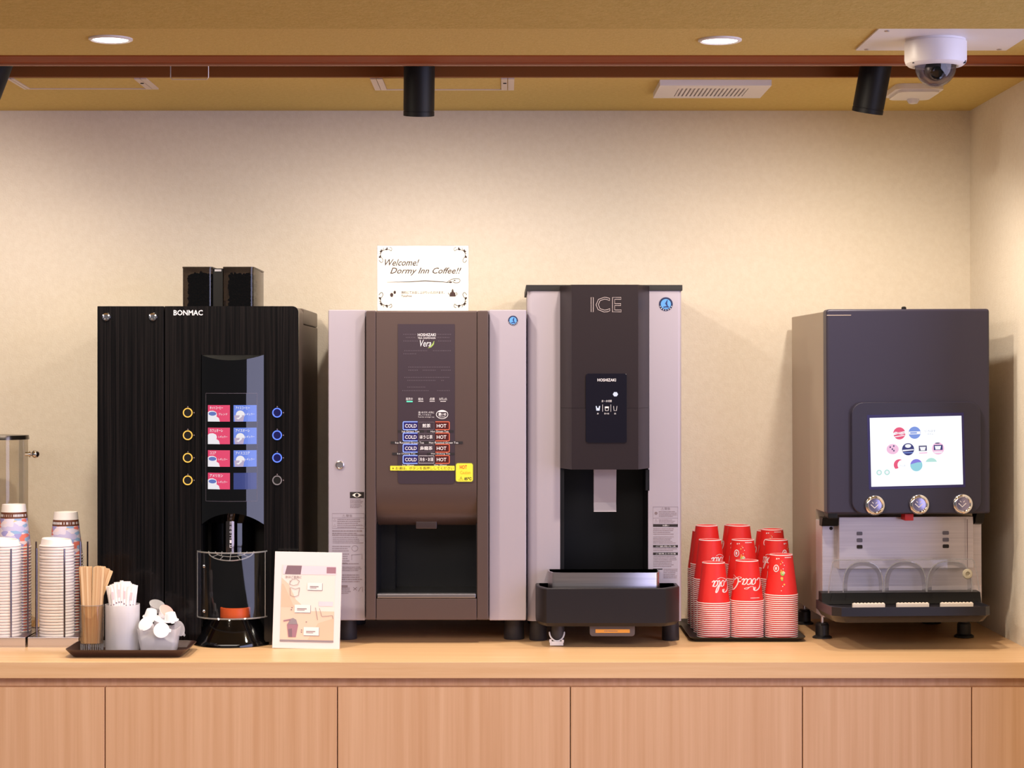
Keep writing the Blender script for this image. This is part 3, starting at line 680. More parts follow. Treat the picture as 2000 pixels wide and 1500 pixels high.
m_.greek(659, 709, 1012.5, 1031.5, 5, Yx, h=.4).greek(649, 709, 1034, 1040, 1, Yx, h=.4).greek(649, 711, 1040, 1047, 2, Yx, h=.6).greek(650, 710, 1048, 1062, 4, Yx, h=.4).greek(649, 684, 1065, 1078, 3, Yx, h=.35)
m_.line([(693 + 6 * math.cos(a), 1071 + 5.5 * math.sin(a)) for a in [2 * PI * k / 14 for k in range(14)]], .7, Yx, closed=True).line([(686, 1084), (700, 1083), (707, 1082.5), (707, 1092)], .7, Yx).line([(687, 1084), (687, 1094)], .6, Yx)
m_.greek(667, 683, 1080, 1102, 5, Yx, h=.35).greek(667, 705, 1099, 1103, 1, Yx, h=.4).greek(667, 710, 1106, 1116, 3, Yx, h=.45).greek(667, 710, 1121, 1138, 4, Yx, h=.45).greek(667, 686, 1147, 1160, 4, Yx, h=.45)
m_.pxrect(667, 679, 1143, 1147, Yx).line([(690, 1147), (697, 1153)], 1, Yx).line([(697, 1147), (690, 1153)], 1, Yx).line([(700, 1155), (704, 1148), (708, 1146), (708, 1156)], .9, Yx)
m_.build('warning_print', INKG, sl)

# ------------------------------------------------------------------ ice machine
Yf = 4.62
r = T('ice_machine', 'tall silver ice dispenser with dark centre column lettered ICE', 'ice machine', (X(1180, Yf), 4.82, CT))
zt, zb = Z(568, Yf), Z(1213, Yf)
xa, xb, ya, yb = X(1030, Yf), X(1331, Yf), X(1095, Yf), X(1267, Yf)
bt, bo = Z(905, Yf), Z(1140, Yf)
MB().box(xa + .002, ya - .002, Yf + .02, 4.80, zb, zt).box(yb + .002, xb - .002, Yf + .02, 4.80, zb, zt).box(ya - .002, yb + .002, 4.66, 4.80, bt, zt).box(ya - .002, yb + .002, Yf + .02, 4.80, zb, bo).box(xa + .002, xb - .002, 4.80, 5.02, zb, zt).build('cabinet', SILVER, r)
def side_pan(x0, x1, lr, rrad):
    """front panel whose outer vertical edge is rounded"""
    pts = []
    if lr: pts = [(x0 + rrad - rrad * math.sin(PI / 2 * (1 - k / 5)), Yf + rrad - rrad * math.cos(PI / 2 * (1 - k / 5))) for k in range(6)] + [(x1, Yf), (x1, Yf + .03), (x0, Yf + .03)]
    else: pts = [(x0, Yf)] + [(x1 - rrad + rrad * math.sin(PI / 2 * k / 5), Yf + rrad - rrad * math.cos(PI / 2 * k / 5)) for k in range(6)] + [(x1, Yf + .03), (x0, Yf + .03)]
    return MB().pxy(pts, zb, zt).build('side_panel', SILVER, r, sharp=.9)
sl = side_pan(xa, X(1094, Yf), True, .012); sr = side_pan(X(1266, Yf), xb, False, .008)
MB().box(xa - .003, xb + .002, Yf - .003, 5.02, zt, Z(556.5, Yf), bev=.001).box(X(1062, Yf), X(1075, Yf), 4.66, 4.68, Z(556.5, Yf), Z(555, Yf)).box(X(1290, Yf), X(1305, Yf), 4.66, 4.68, Z(556.5, Yf), Z(555, Yf)).build('top_cap', MATTEB, r)
Yc = 4.545
colp = [(X(1094, Yf), Yf + .03), (X(1094, Yf), Yf - .004), (X(1116.5, Yc), Yc), (X(1246.5, Yc), Yc), (X(1268, Yf), Yf - .004), (X(1268, Yf), Yf + .03)]
zs = Z(797, Yc)
cu = MB().pxy(colp, zs, Z(556, Yc)).build('column', BROWNI, r)
cl = MB().pxy([(p[0], p[1] - (.0015 if p[1] < Yf else 0)) for p in colp], Z(917, Yc), zs - .0004).build('lower_cover', BROWNI, r)
MB().outline('ICE', 1154.5, 1213.5, 580.5, 609.5, Yc - .0006, .95).build('lettering', mat('ice_outline', (190, 174, 174), .5), cu)
Yt = Yc - .0035
tp = MB().pxz(rrp(1144, 1224.5, 729.5, 865.5, 5, Yt), Yt, Yc - .0004, bev=.001).build('touch_panel', mat('touch_glass', (20, 18, 30), .14), r)
Yx = Yt - .0004
MB().text('HOSHIZAKI', 1167, 1203, 739.3, 745, Yx, bold=.012).build('lettering', INKW, tp)
ICN = glow('icon_white', (240, 240, 255), 1.1)
m_ = MB(); m_.m(0)
m_.flat(PW([(1202 + 5.2 * math.cos(PI / 3 * k), 770 - 4.8 * math.sin(PI / 3 * k)) for k in range(6)], Yx), Yx)
m_.flat(PW([(1163.5, 793), (1165.5, 793), (1166.5, 797), (1169, 797), (1170, 793), (1172.3, 793), (1171, 802), (1164.8, 802)], Yx), Yx)
m_.m(1).text('氷・水切替', 1175, 1195, 781, 785.5, Yx)
m_.line([(1181.5, 794), (1182.5, 802), (1188, 802), (1189, 794)], .8, Yx).pxrect(1182.5, 1188, 794, 797, Yx).line([(1198.5, 793), (1199.2, 802), (1204, 802), (1205, 793)], .7, Yx)
m_.pxrect(1176.6, 1177.2, 790, 804, Yx).pxrect(1192.8, 1193.4, 790, 804, Yx)
m_.text('氷', 1166, 1169.5, 806, 809.5, Yx).text('氷+水', 1180, 1190, 806, 809.5, Yx).text('水', 1199.5, 1203.5, 806, 809.5, Yx)
m_.build('icons', [ICN, INKW], tp)
emblem(1300.5, 594, 13.5, Yf, sr)
# bay
m_ = MB(); bk = 4.79
m_.box(ya, yb, bk, bk + .004, bo, bt).box(ya - .001, ya + .002, Yf + .001, bk, bo, bt).box(yb - .002, yb + .001, Yf + .001, bk, bo, bt).box(ya, yb, Yf + .001, bk, bo - .003, bo).box(ya, yb, Yf + .03, bk, bt, bt + .003)
m_.box(ya, ya + .008, Yf + .003, Yf + .010, bo, bt).box(yb - .007, yb + .0015, Yf - .002, Yf + .02, Z(958, Yf), Z(917, Yf)).lathe([(.012, bo), (.012, bt)], (ya + .012, bk - .012, 0), seg=8, a0=PI / 2, a1=PI)
m_.build('dispensing_bay', BAY, r)
Yq = 4.60
MB().pyz([(Yq, Z(905, Yq)), (Yq + .012, Z(982, Yq)), (Yq + .006, Z(1000, Yq)), (Yq + .008, Z(1000, Yq)), (Yq + .014, Z(982, Yq)), (Yq + .03, Z(905, Yq))], X(1160, Yq), X(1204, Yq)).build('ice_chute', mat('chute_silver', (172, 165, 174), .4, metal=.25), r, sharp=.2)
# trays
Yt = 4.505
zt1, zt0 = Z(1149, Yt), Z(1224, Yt)
fx0, fx1, bx0, bx1 = X(1067.5, Yt), X(1300, Yt), X(1046, Yf), X(1322, Yf)
outp = [(bx0, Yf - .0015), (bx0, Yt + .05), (bx0 + .004, Yt + .036), (fx0 - .006, Yt + .005), (fx0, Yt), (fx1, Yt), (fx1 + .006, Yt + .005), (bx1 - .004, Yt + .036), (bx1, Yt + .05), (bx1, Yf - .0015)]
inp = [(p[0] + (.008 if p[0] < .22 else -.008), min(p[1] + .008, Yf - .0015)) for p in outp]
lo = [(p[0] + (.006 if p[0] < .22 else -.006), min(p[1] + .006, Yf - .0015)) for p in outp]
MB().loops([[(p[0], p[1], zt0) for p in lo], [(p[0], p[1], zt0 + .008) for p in outp], [(p[0], p[1], zt1 - .002) for p in outp], [(p[0], p[1], zt1) for p in [((a[0] * 3 + b[0]) / 4, (a[1] * 3 + b[1]) / 4) for a, b in zip(outp, inp)]],
            [(p[0], p[1], zt1) for p in inp], [(p[0], p[1], zt0 + .02) for p in inp]], cap0=True, cap1=True).build('drip_tray', mat('tray_charcoal', (33, 29, 33), .42, spec=.35, metal=.1), r, label='dark chamfered drip tray')
Yi = 4.535
ix0, ix1 = X(1071, 4.575), X(1288, 4.575); jx0, jx1 = X(1084, Yi), X(1280, Yi)
ip = [(ix0, Yf - .003), (ix0, Yi + .035), (ix0 + .004, Yi + .022), (jx0 - .006, Yi + .003), (jx0, Yi), (jx1, Yi), (jx1 + .006, Yi + .003), (ix1 - .002, Yi + .022), (ix1, Yi + .035), (ix1, Yf - .003)]
ii = [(p[0] + (.003 if p[0] < .22 else -.003), min(p[1] + .003, Yf - .003)) for p in ip]
zi = Z(1118.5, Yi)
MB().loops([[(p[0], p[1], zt0 + .022) for p in ip], [(p[0], p[1], zi) for p in ip], [(p[0], p[1], zi) for p in ii], [(p[0], p[1], zt0 + .024) for p in ii]], cap0=True, cap1=True).build('splash_guard', STEEL, r, label='brushed steel inner guard', sharp=.9)
Yl = 4.53
hd = MB().pxz(rrp(1152, 1240, 1222, 1242.5, 6, Yl, tl=0, tr=0), Yl, Yl + .05).build('drain_holder', mat('holder_grey', (92, 82, 82), .5), r)
MB().box(X(1163, Yl), X(1230, Yl), Yl - .001, Yl, Z(1236, Yl), Z(1229, Yl)).build('orange_label', mat('orange_label', (232, 160, 62), .5), hd)
m_ = MB().greek(1180, 1215, 1231, 1234, 1, Yl - .0013); m_.build('print', INKG, hd)
MB().lathe([(0, CT + .005), (.0135, CT + .005), (.0145, CT + .008), (.0145, zt0 + .001), (0, zt0 + .001)], (X(1090, 4.54), 4.56, 0), seg=24).build('drain_plug', RUBBER, r)
m_ = MB(); cc = (X(1088, 4.54), 4.56)
m_.tube([(cc[0] + .0165 * math.cos(a), cc[1] - .004 - .0165 * math.sin(a) * .8, CT + .012 + .018 * (1 - math.sin(a))) for a in [PI * k / 14 for k in range(15)]], .0018, seg=6)
m_.box(cc[0] - .016, cc[0] + .014, cc[1] - .0205, cc[1] - .017, CT + .002, CT + .0115, bev=.001).box(cc[0] - .017, cc[0] - .012, cc[1] - .021, cc[1] - .0165, CT + .009, CT + .016).box(cc[0] + .010, cc[0] + .015, cc[1] - .021, cc[1] - .0165, CT + .009, CT + .015)
m_.build('hose_clip', WHITE, r, label='small white hose clip')
for px, yy in ((1051, 4.655), (1310, 4.655), (1051, 4.97), (1310, 4.97)):
    MB().lathe([(.019, CT), (.020, CT + .003), (.0185, zb), (0, zb)], (X(px, 4.65), yy, 0), seg=24).build('leg', RUBBER, r)
Yx = Yf - .0004
m_ = MB(); m_.m(0).line([(1275.5, 990), (1324, 990), (1324, 1023.5), (1275.5, 1023.5)], .6, Yx, closed=True).text('⚠警告', 1291, 1309, 991, 996.5, Yx)
m_.disc(1281.3, 1002.5, 3, Yx, seg=12).greek(1287, 1323, 998, 1010, 4, Yx, h=.42).line([(1275.5, 1012), (1324, 1012)], .5, Yx).line([(1279, 1020), (1281.3, 1014), (1283.6, 1020)], .6, Yx, closed=True).greek(1287, 1322, 1014, 1022, 3, Yx, h=.4)
for a, b in ((1024, 1029), (1064.5, 1069.3), (1079, 1084)): m_.m(1).pxrect(1275.5, 1324, a, b, Yx)
m_.pxrect(1275.5, 1294, 1110.5, 1112.5, Yx)
m_.m(2).text('お願い', 1294, 1307, 1024.8, 1028.2, Yx - .0003).text('ご使用方法', 1281, 1320, 1065.5, 1068.5, Yx - .0003).text('ご使用上の注意', 1281, 1320, 1080, 1083, Yx - .0003)
m_.m(0).greek(1276, 1323, 1031, 1045, 4, Yx, h=.42).greek(1276, 1323, 1047, 1062, 5, Yx, h=.42).greek(1276, 1323, 1070, 1077, 2, Yx, h=.4).greek(1276, 1323, 1085, 1108, 7, Yx, h=.42).greek(1296, 1323, 1110, 1130, 6, Yx, h=.42)
m_.build('warning_print', [INKG, INKB, INKW], sr)
# ------------------------------------------------------------------ soft drink dispenser
Yf = 4.55
x0, x1 = X(1617, Yf), X(1938, Yf)
r = T('drink_dispenser', 'dark navy soft drink dispenser with glowing touch screen and three chrome buttons', 'drink dispenser', (x0, Yf, CT))
zt = Z(604, Yf); zp = Z(1005, Yf)
NAVY = mat('navy_panel', (52, 47, 65), 0.42, metal=.12)
NAVY2 = mat('navy_module', (45, 41, 58), 0.36, metal=.1)
SIDEM = mat('grey_beige_side', (168, 152, 134), .42, metal=.35)
zsb = Z(1206, 4.62)
MB().box(x0 + .001, x1 - .001, Yf + .045, 5.015, zp + .002, zt - .004, bev=.002).box(x0 + .001, x1 - .001, 4.698, 5.015, zsb, zp + .004).build('cabinet', SIDEM, r)
fp = MB().box(x0, x1, Yf, Yf + .045, zp, zt, bev=.006, seg=3).build('front_panel', NAVY, r)
MB().box(x0 + .001, x0 + .055, Yf - .0004, Yf + .001, Z(616.5, Yf), Z(615, Yf)).build('seam', mat('seam_light', (176, 160, 150), .4), fp)
MB().lathe([(.0055, zt), (.0055, zt + .004), (.003, zt + .006), (0, zt + .006)], (X(1773, Yf), Yf + .02, 0), seg=14).build('top_knob', BLACK, r)
Ym = Yf - .012
md = MB().pxz(rrp(1665, 1920, 786, 1004, 24, Ym, seg=7), Ym, Yf + .002, bev=.004).build('control_module', NAVY2, r, sharp=.9)
# screen, slightly turned as in the photograph
Ysn = Ym - .0006
ang = math.radians(-1.15); sc_ = (1792, 882.3)
def RS(p): dx, dy = p[0] - sc_[0], p[1] - sc_[1]; return (sc_[0] + dx * math.cos(ang) - dy * math.sin(ang), sc_[1] + dx * math.sin(ang) + dy * math.cos(ang))
def rpoly(m_, pts, Y): m_.flat(PW([RS(p) for p in pts], Y), Y)
def circ(px, py, rx, ry=None, a0=0, a1=2 * PI, n=24):
    ry = ry or rx; return [(px + rx * math.cos(a0 + (a1 - a0) * k / n), py - ry * math.sin(a0 + (a1 - a0) * k / n)) for k in range(n + (0 if a1 - a0 > 6.28 else 1))]
bz = MB().pxz(PW([RS(p) for p in [(1697, 955), (1887, 955), (1887, 809), (1697, 809)]], Ym), Ym - .0003, Ym + .001).build('screen_glow_border', mat('painted_screen_glow', (40, 34, 92), .3), md)  # blue border: the screen's glow on its surround, put into the colour
s_ = MB(); rpoly(s_, [(1702, 949.5), (1882.5, 949.5), (1882.5, 815), (1702, 815)], Ysn)
SCR = glow('screen_white', (250, 252, 255), 1.25)
s_.build('screen', SCR, md, label='glowing white touch screen')
cols = [('icon_red', (238, 84, 120)), ('icon_blue', (122, 152, 226)), ('icon_pink', (250, 196, 226)), ('icon_navy', (40, 42, 112)), ('icon_purple', (132, 124, 224)), ('icon_teal', (150, 214, 226)), ('icon_mint', (186, 232, 222)), ('icon_ink', (74, 70, 110)), ('icon_white', (252, 252, 255)), ('icon_grey', (160, 166, 186))]
IM = [glow('screen_' + a, b, 1.05) for a, b in cols]
Yi_ = Ysn - .0003; Yj = Ysn - .0006
def icon(fn, name='screen_icon'):
    m_ = MB(); fn(m_); m_.build(name, IM, md)
def i1(m_):
    rpoly(m_.m(0), circ(1759.5, 846.5, 12), Yi_); rpoly(m_.m(8), [(1747.5, 846), (1752, 843), (1758, 844.5), (1771.5, 842), (1771.5, 847), (1764, 849), (1757, 847.5), (1748, 850)], Yj); rpoly(m_, [(1748.5, 852.5), (1758, 851), (1770, 849.8), (1769, 851.5), (1758, 853), (1749.5, 854)], Yj)
    m_.m(0).text('Coca-Cola', 1751, 1769, 843.3, 848, Yj - .0003, shear=.35)
def i2(m_): rpoly(m_.m(1), circ(1789.6, 846, 12), Yi_); rpoly(m_.m(8), [(1778, 843.5), (1801, 843.5), (1801, 849), (1778, 849)], Yj); rpoly(m_.m(1), [(1781, 845), (1794, 845), (1794, 847.5), (1781, 847.5)], Yj - .0003)
def i3(m_): m_.m(9).text('いろはす', 1809, 1830, 840.5, 845, Yi_).text('みかん', 1814, 1826, 847, 850.5, Yi_)
def i4(m_):
    rpoly(m_.m(2), circ(1745.6, 877, 12, 10), Yi_)
    for a, b in ((1741, 873), (1745, 877), (1748, 871), (1748, 880)): rpoly(m_.m(7), circ(a, b, 1.5, 2, n=8), Yj)
def i5(m_): rpoly(m_.m(3), circ(1776, 878, 12), Yi_); rpoly(m_.m(8), circ(1776, 871.5, 6, 3.6), Yj); rpoly(m_, [(1765, 879), (1787, 878), (1787, 880), (1776, 881), (1765, 882)], Yj); rpoly(m_.m(1), [(1766, 884), (1786, 884), (1785, 885.5), (1767, 885.5)], Yj)
def i6(m_): rpoly(m_.m(7), [(1797, 882), (1813, 882), (1813, 871.5), (1797, 871.5)], Yi_); rpoly(m_.m(8), [(1801, 881), (1809, 881), (1811, 874), (1799, 874)], Yj); rpoly(m_.m(2), [(1797, 885), (1814, 884.5), (1813, 887), (1798, 887)], Yi_)
def i7(m_): rpoly(m_.m(2), circ(1835, 878, 12), Yi_); rpoly(m_.m(3), [(1826.5, 881), (1844, 881), (1844, 871), (1826.5, 871)], Yj); rpoly(m_.m(8), [(1830, 880), (1839, 880), (1841, 873), (1828.5, 873)], Yj - .0003); rpoly(m_, [(1826, 884), (1844, 884), (1842, 886.5), (1828, 886.5)], Yj); rpoly(m_.m(7), circ(1834, 867.5, 5, 1.2), Yj)
def i8(m_): rpoly(m_.m(0), circ(1758, 908, 11, a0=PI * .42, a1=PI * 1.25, n=14) + circ(1763, 909, 10, a0=PI * 1.2, a1=PI * 1.2 + .01, n=1) + circ(1764, 908, 9.5, a0=PI * .5, a1=PI * 1.2, n=12)[::-1], Yi_); m_.m(9).text('ファンタ', 1759, 1770, 908, 913, Yi_)
def i9(m_): rpoly(m_.m(5), circ(1791.5, 909.5, 12), Yi_); rpoly(m_.m(4), circ(1791.5, 909.5, 12, a0=.5, a1=PI * .95, n=12) + [(1786, 906), (1794, 904)], Yj)
def i10(m_): rpoly(m_.m(6), circ(1821, 908, 12, a0=.35, a1=PI - .35, n=12), Yi_)
for f_ in (i1, i2, i3, i4, i5, i6, i7, i8, i9, i10): icon(f_)
for cx_ in (1718, 1733.5):
    icon(lambda m_: (rpoly(m_.m(6), circ(cx_, 922, 5.5, n=14), Yi_), rpoly(m_.m(8), circ(cx_, 922, 3.4, n=12), Yj)), 'screen_button')
BTN = mat('button_face', (150, 144, 176), .16, metal=.7)
for px, py in ((1709.5, 987), (1796.5, 986), (1882, 985.5)):
    c = (X(px, Ym), Ym, Z(py, Ym))
    b = MB().lathe([(.0225, 0), (.0225, .006), (.0205, .0095), (.0170, .0105), (.0145, .0085), (.0140, .007)], c, axis='Y', seg=36).build('push_button', CHROME, md, sharp=.9)
    m_ = MB().lathe([(.0142, 0), (.0142, .007), (0, .0078)], c, axis='Y', seg=30)
    m_.m(1).line([(px - 7.5, py - 1), (px, py + 6), (px + 7.5, py - 1)], 1.8, Ym - .0084).line([(px - 5, py - 6), (px - 2, py - 3)], 1.2, Ym - .0084).line([(px + 5, py - 6), (px + 2, py - 3)], 1.2, Ym - .0084)
    m_.build('button_face', [BTN, INKW], md)
# lower stainless front
Yl = 4.622
lx0, lx1 = X(1608, Yl), X(1922, Yl); lz1 = Z(1018, Yl); lz0 = zsb
BSM = mat('satin_steel', (206, 198, 204), .32, metal=.45, streak=((4, 300, 300), (188, 180, 188), .3, .7))
bs = MB().box(lx0, lx1, Yl, 4.70, lz0, lz1, bev=.002).build('back_panel', BSM, r)
MB().box(X(1640, 4.60), X(1905, 4.60), 4.598, Yl + .001, Z(1112, 4.598), Z(1010, 4.598), bev=.002).build('splash_plate', BSM, r)
m_ = MB(); Yz = 4.5965
for pa, pb in ((1676, 1687), (1845, 1857)):
    for k, (ya_, yb_) in enumerate(((1039, 1046), (1052, 1059.5), (1065, 1072))):
        m_.m(1 if k == 2 else 0).pxz(rrp(pa, pb, ya_, yb_, 1.5, Yz, seg=2), Yz, 4.598)
m_.build('level_window', [mat('window_grey', (96, 92, 108), .3), INKB], r)
MB().box(X(1767, 4.575), X(1784, 4.575), 4.56, 4.60, Z(1017, 4.575), zp - .0005, bev=.001).build('red_tab', mat('red_tab', (206, 34, 34), .4), r)
MB().box(x0 + .002, x0 + .024, Yf + .002, Yf + .05, Z(1013, Yf), Z(990, Yf) - .0 , bev=.002).pyz([(Yf + .03, Z(1013, Yf)), (Yl, Z(1013, Yf)), (Yl, Z(1026, Yl)), (Yf + .045, Z(1026, Yl))], X(1606, 4.60), X(1638, 4.60)).build('hinge', BLACK, r)
MB().pyz([(Yf + .03, zp), (Yl, zp), (Yl, Z(1026, Yl)), (Yf + .045, Z(1022, Yl))], X(1908, 4.60), X(1924, 4.60)).build('hinge', BLACK, r)
MB().lathe([(0, .001), (.003, .001), (.004, 0)], (X(1626, Yl), Yl - .0006, Z(1032, Yl)), axis='Y', seg=12).build('bolt', INKB, r)
MB().tube([(X(1893, 4.59), 4.59, Z(1016, 4.59)), (X(1893, 4.59), 4.59, Z(1114, 4.59))], .0009, seg=6).build('cable', INKG, r)
# drip tray
Yt = 4.455
tx0, tx1 = X(1622, Yt), X(1936, Yt)
za, zb_ = Z(1187, Yt), Z(1207, Yt)
op = [(tx0 - .004, Yl - .001), (tx0, Yt + .05), (tx0 + .004, Yt + .02), (tx0 + .022, Yt), (tx1 - .012, Yt), (tx1, Yt + .012), (tx1 + .001, Yt + .05), (tx1, Yl - .001)]
cxm, cym = (tx0 + tx1) / 2, Yt + .08
def shrink(P, d): return [(p[0] + (d if p[0] < cxm else -d), min(p[1] + d, Yl - .001) if p[1] < cym else p[1]) for p in P]
dt = MB().loops([[(p[0], p[1], Z(1218, Yt)) for p in shrink(op, .012)], [(p[0], p[1], zb_) for p in shrink(op, .004)], [(p[0], p[1], zb_ + .003) for p in op], [(p[0], p[1], za) for p in op], [(p[0], p[1], za) for p in shrink(op, .004)], [(p[0], p[1], za - .007) for p in shrink(op, .007)]], cap0=True, cap1=True).build('drip_tray', mat('tray_black', (28, 25, 32), .32), r)
MB().pyz([(4.575, za - .006), (4.585, Z(1158, 4.59)), (Yl - .001, Z(1156, 4.60)), (Yl - .001, za - .006)], tx0 + .002, X(1918, 4.585)).build('tray_back', BLACK, dt)
for pa, pb in ((1664, 1727), (1750.5, 1813.5), (1837, 1900.5)):
    a, b = X(pa, 4.48), X(pb, 4.48)
    m_ = MB().box(a, b, 4.474, 4.486, za - .0065, za + .006, bev=.001)
    for k in range(9): m_.box(a + (b - a) * (k + .25) / 9, a + (b - a) * (k + .75) / 9, 4.476, 4.482, za + .0055, za + .0075)
    m_.build('drip_insert', mat('cream_insert', (240, 226, 212), .5), dt)
# clear splash guard with three rounded niches
Yg = 4.570; gz0, gz1 = Z(1157, Yg), Z(1094, Yg)
gx0, gx1 = X(1632, Yg), X(1906, Yg)
def arch(pc, hwp, top, base, n=20):
    out_ = []
    for k in range(n + 1):
        t = PI * (1 - k / n); c_, s__ = math.cos(t), math.sin(t)
        out_.append((pc + hwp * (abs(c_) ** .8) * (1 if c_ > 0 else -1), base - (base - top) * s__ ** .62))
    return out_
g = MB(); g.flat(PW([(1624, 1158), (1912, 1158), (1904, 1096), (1900, 1094), (1632, 1094), (1628, 1096)], Yg), Yg)
sg = g.build('splash_guard', clear('guard_clear', (248, 248, 250), .3, haze=.05), r)
e_ = MB()
e_.tube([(X(p[0], Yg), Yg - .001, Z(p[1], Yg)) for p in [(1619, 1158), (1622, 1130), (1628, 1096), (1633, 1094), (1902, 1094), (1906, 1100), (1912, 1128), (1916, 1158)]], .0013, seg=6)
for pc, hw_ in ((1687, 39), (1770, 41), (1857, 44)):
    A = arch(pc, hw_, 1098, 1157)
    e_.tube([(X(p[0], Yg), Yg - .001, Z(p[1], Yg)) for p in A], .0013, seg=6)
    mid = arch(pc + 1, hw_ * .93, 1101, 1157)
    m2 = MB().loops([[(X(p[0], Yg), Yg, Z(p[1], Yg)) for p in A], [(X(p[0], Yg), Yg + .008, Z(p[1], Yg)) for p in mid], [(X(p[0], 4.588), 4.590, Z(p[1], 4.588)) for p in arch(pc + 1, hw_ * .8, 1106, 1156)]], closed=False)
    m2.build('niche', clear('niche_clear', (246, 246, 250), .5, haze=.10), sg)
e_.build('guard_edge', CLEARE, sg)
MB().lathe([(.0105, 0), (.0115, .004), (.010, .007), (.0055, .008), (.004, .003), (0, .003)], (X(1893, 4.565), 4.572, Z(1123, 4.565)), axis='Y', seg=24).build('guard_knob', mat('knob_beige', (196, 186, 164), .45), r)
# feet
ft = [(1610, 4.69, 'f'), (1889, 4.69, 'f'), (1580, 4.955, 'b'), (1830, 4.955, 'b')]
for px, yy, k in ft:
    x = X(px, 4.685 if k == 'f' else 4.955)
    l_ = MB().lathe([(.0225, CT), (.0225, CT + .003), (.0155, CT + .007), (.0155, CT + .030), (.013, CT + .033), (.013, CT + .035), (0, CT + .035)], (x, yy, 0), seg=24).build('leg', mat('foot_black', (22, 21, 24), .45), r)
    MB().lathe([(.0042, CT + .035), (.0042, zsb + .0005)], (x, yy, 0), seg=12).build('stem', STEEL, l_)
r.rotation_euler = (0, math.radians(-.25), math.radians(1.6))

# ------------------------------------------------------------------ welcome card on the tea machine
ztm = Z(605, 4.60)
Yw = 4.70
wx0, wx1, wz1 = X(737, Yw), X(915, Yw), Z(480, Yw)
r = T('welcome_sign', 'white welcome card in clear stand on top of the tea machine', 'sign', ((wx0 + wx1) / 2, Yw, ztm))
MB().box(wx0 - .001, wx1 + .001, Yw + .0008, Yw + .003, ztm, wz1 + .001).box(wx0 - .001, wx1 + .001, Yw + .003, Yw + .055, ztm, ztm + .0022).build('stand', CLEAR, r)
cdm = MB().box(wx0, wx1, Yw, Yw + .0007, ztm + .001, wz1).build('card', mat('card_paper', (214, 210, 198), .7), r)
Yx = Yw - .0004
MB().text('Welcome!', 752, 819, 506, 519, Yx, shear=.4, bold=.006).text('Dormy Inn Coffee!!', 762, 901, 522.5, 538, Yx, shear=.4, bold=.006).text('無料にてお召し上がりいただけます。', 784, 868, 568.5, 574, Yx).text('TakeFree', 784, 804, 576, 580, Yx, shear=.2).build('lettering', INK, cdm)
m_ = MB(); m_.line([(756, 551), (800, 550.5), (830, 548.5), (865, 550.5), (880, 552)], [.4, 1.2, 1.6, 1.2, .6], Yx)
m_.line([tuple(p) for p in spline([(872, 552), (884, 545), (897, 545), (897, 551), (888, 552), (884, 549)], 6)], .9, Yx).disc(880, 551, 3, Yx, ry=1.6, seg=10).disc(888, 547.5, 2, Yx, ry=1, seg=8)
m_.disc(765, 576, 3, Yx, ry=4, seg=12).disc(771, 571, 2.4, Yx, ry=3.2, seg=12)
m_.flat(PW([(878, 579), (890, 579), (889, 572), (886, 570), (886, 567), (882, 567), (882, 570), (879, 572)], Yx), Yx).line([(884, 567), (884, 564.5)], 2, Yx).line([tuple(p) for p in spline([(890, 577), (893, 574), (890, 571)], 5)], .9, Yx).line([(878, 576), (875, 572)], .9, Yx)
for sx_, sy_, cx_, cy_ in ((1, 1, 739, 482), (-1, 1, 913, 482), (1, -1, 739, 602), (-1, -1, 913, 602)):
    def q(pts): return [(cx_ + sx_ * a, cy_ + sy_ * b) for a, b in pts]
    m_.line([tuple(p) for p in spline(q([(1, 26), (6, 31), (9, 27), (7, 22), (4, 18), (6, 10), (12, 6), (20, 5), (25, 8), (26, 3), (22, 1)]), 5)], .9, Yx)
    m_.line([tuple(p) for p in spline(q([(2, 14), (6, 10), (11, 2)]), 5)], .8, Yx)
    for a, b in ((5, 9), (3, 20), (16, 5)): m_.disc(cx_ + sx_ * a, cy_ + sy_ * b, 2.6, Yx, ry=1.7, seg=8).disc(cx_ + sx_ * (a + 1), cy_ + sy_ * (b - 2), 1.2, Yx, ry=2.4, seg=8)
m_.build('ornament', INK, cdm)

# ------------------------------------------------------------------ instruction sign leaning on the counter
sw, sh = .149, .212
r = T('instruction_sign', 'white framed A5 sign with a drink picture standing before the tea machine', 'sign', (X(597, 4.503), 4.503, CT))
O = Vector(r.location)
def LQ(px, py): return (px - 597) * .149 / 132, (1265 - py) * .149 / 132     # sign-local metres from picture px
class SM(MB): pass
def sgn(): return MB()
def sq(m_, pts, y): m_._f([m_.bm.verts.new((O.x + LQ(*p)[0], O.y + y, O.z + LQ(*p)[1])) for p in pts])
fr = MB()
bx0, bx1 = O.x - sw / 2, O.x + sw / 2
fr.box(bx0, bx1, O.y, O.y + .008, O.z, O.z + sh, bev=.001).build('frame', WHITE, r)
MB().pyz([(O.y + .008, O.z + .10), (O.y + .036, O.z + .004), (O.y + .038, O.z + .004), (O.y + .0095, O.z + .103)], O.x - .03, O.x + .03).build('easel', WHITE, r)
PR = [mat('print_' + a, b, .6) for a, b in (('base', (238, 226, 220)), ('peach', (232, 202, 182)), ('tan', (226, 190, 166)), ('dark', (132, 106, 118)), ('pink', (232, 214, 226)), ('ink', (150, 128, 132)), ('white', (240, 236, 236)), ('berry', (164, 120, 136)), ('grey', (150, 138, 146)))]
p_ = MB()
def Rq(m, a, b, c, d, y=-.0008): p_.m(m); sq(p_, [(a, d), (b, d), (b, c), (a, c)], y)
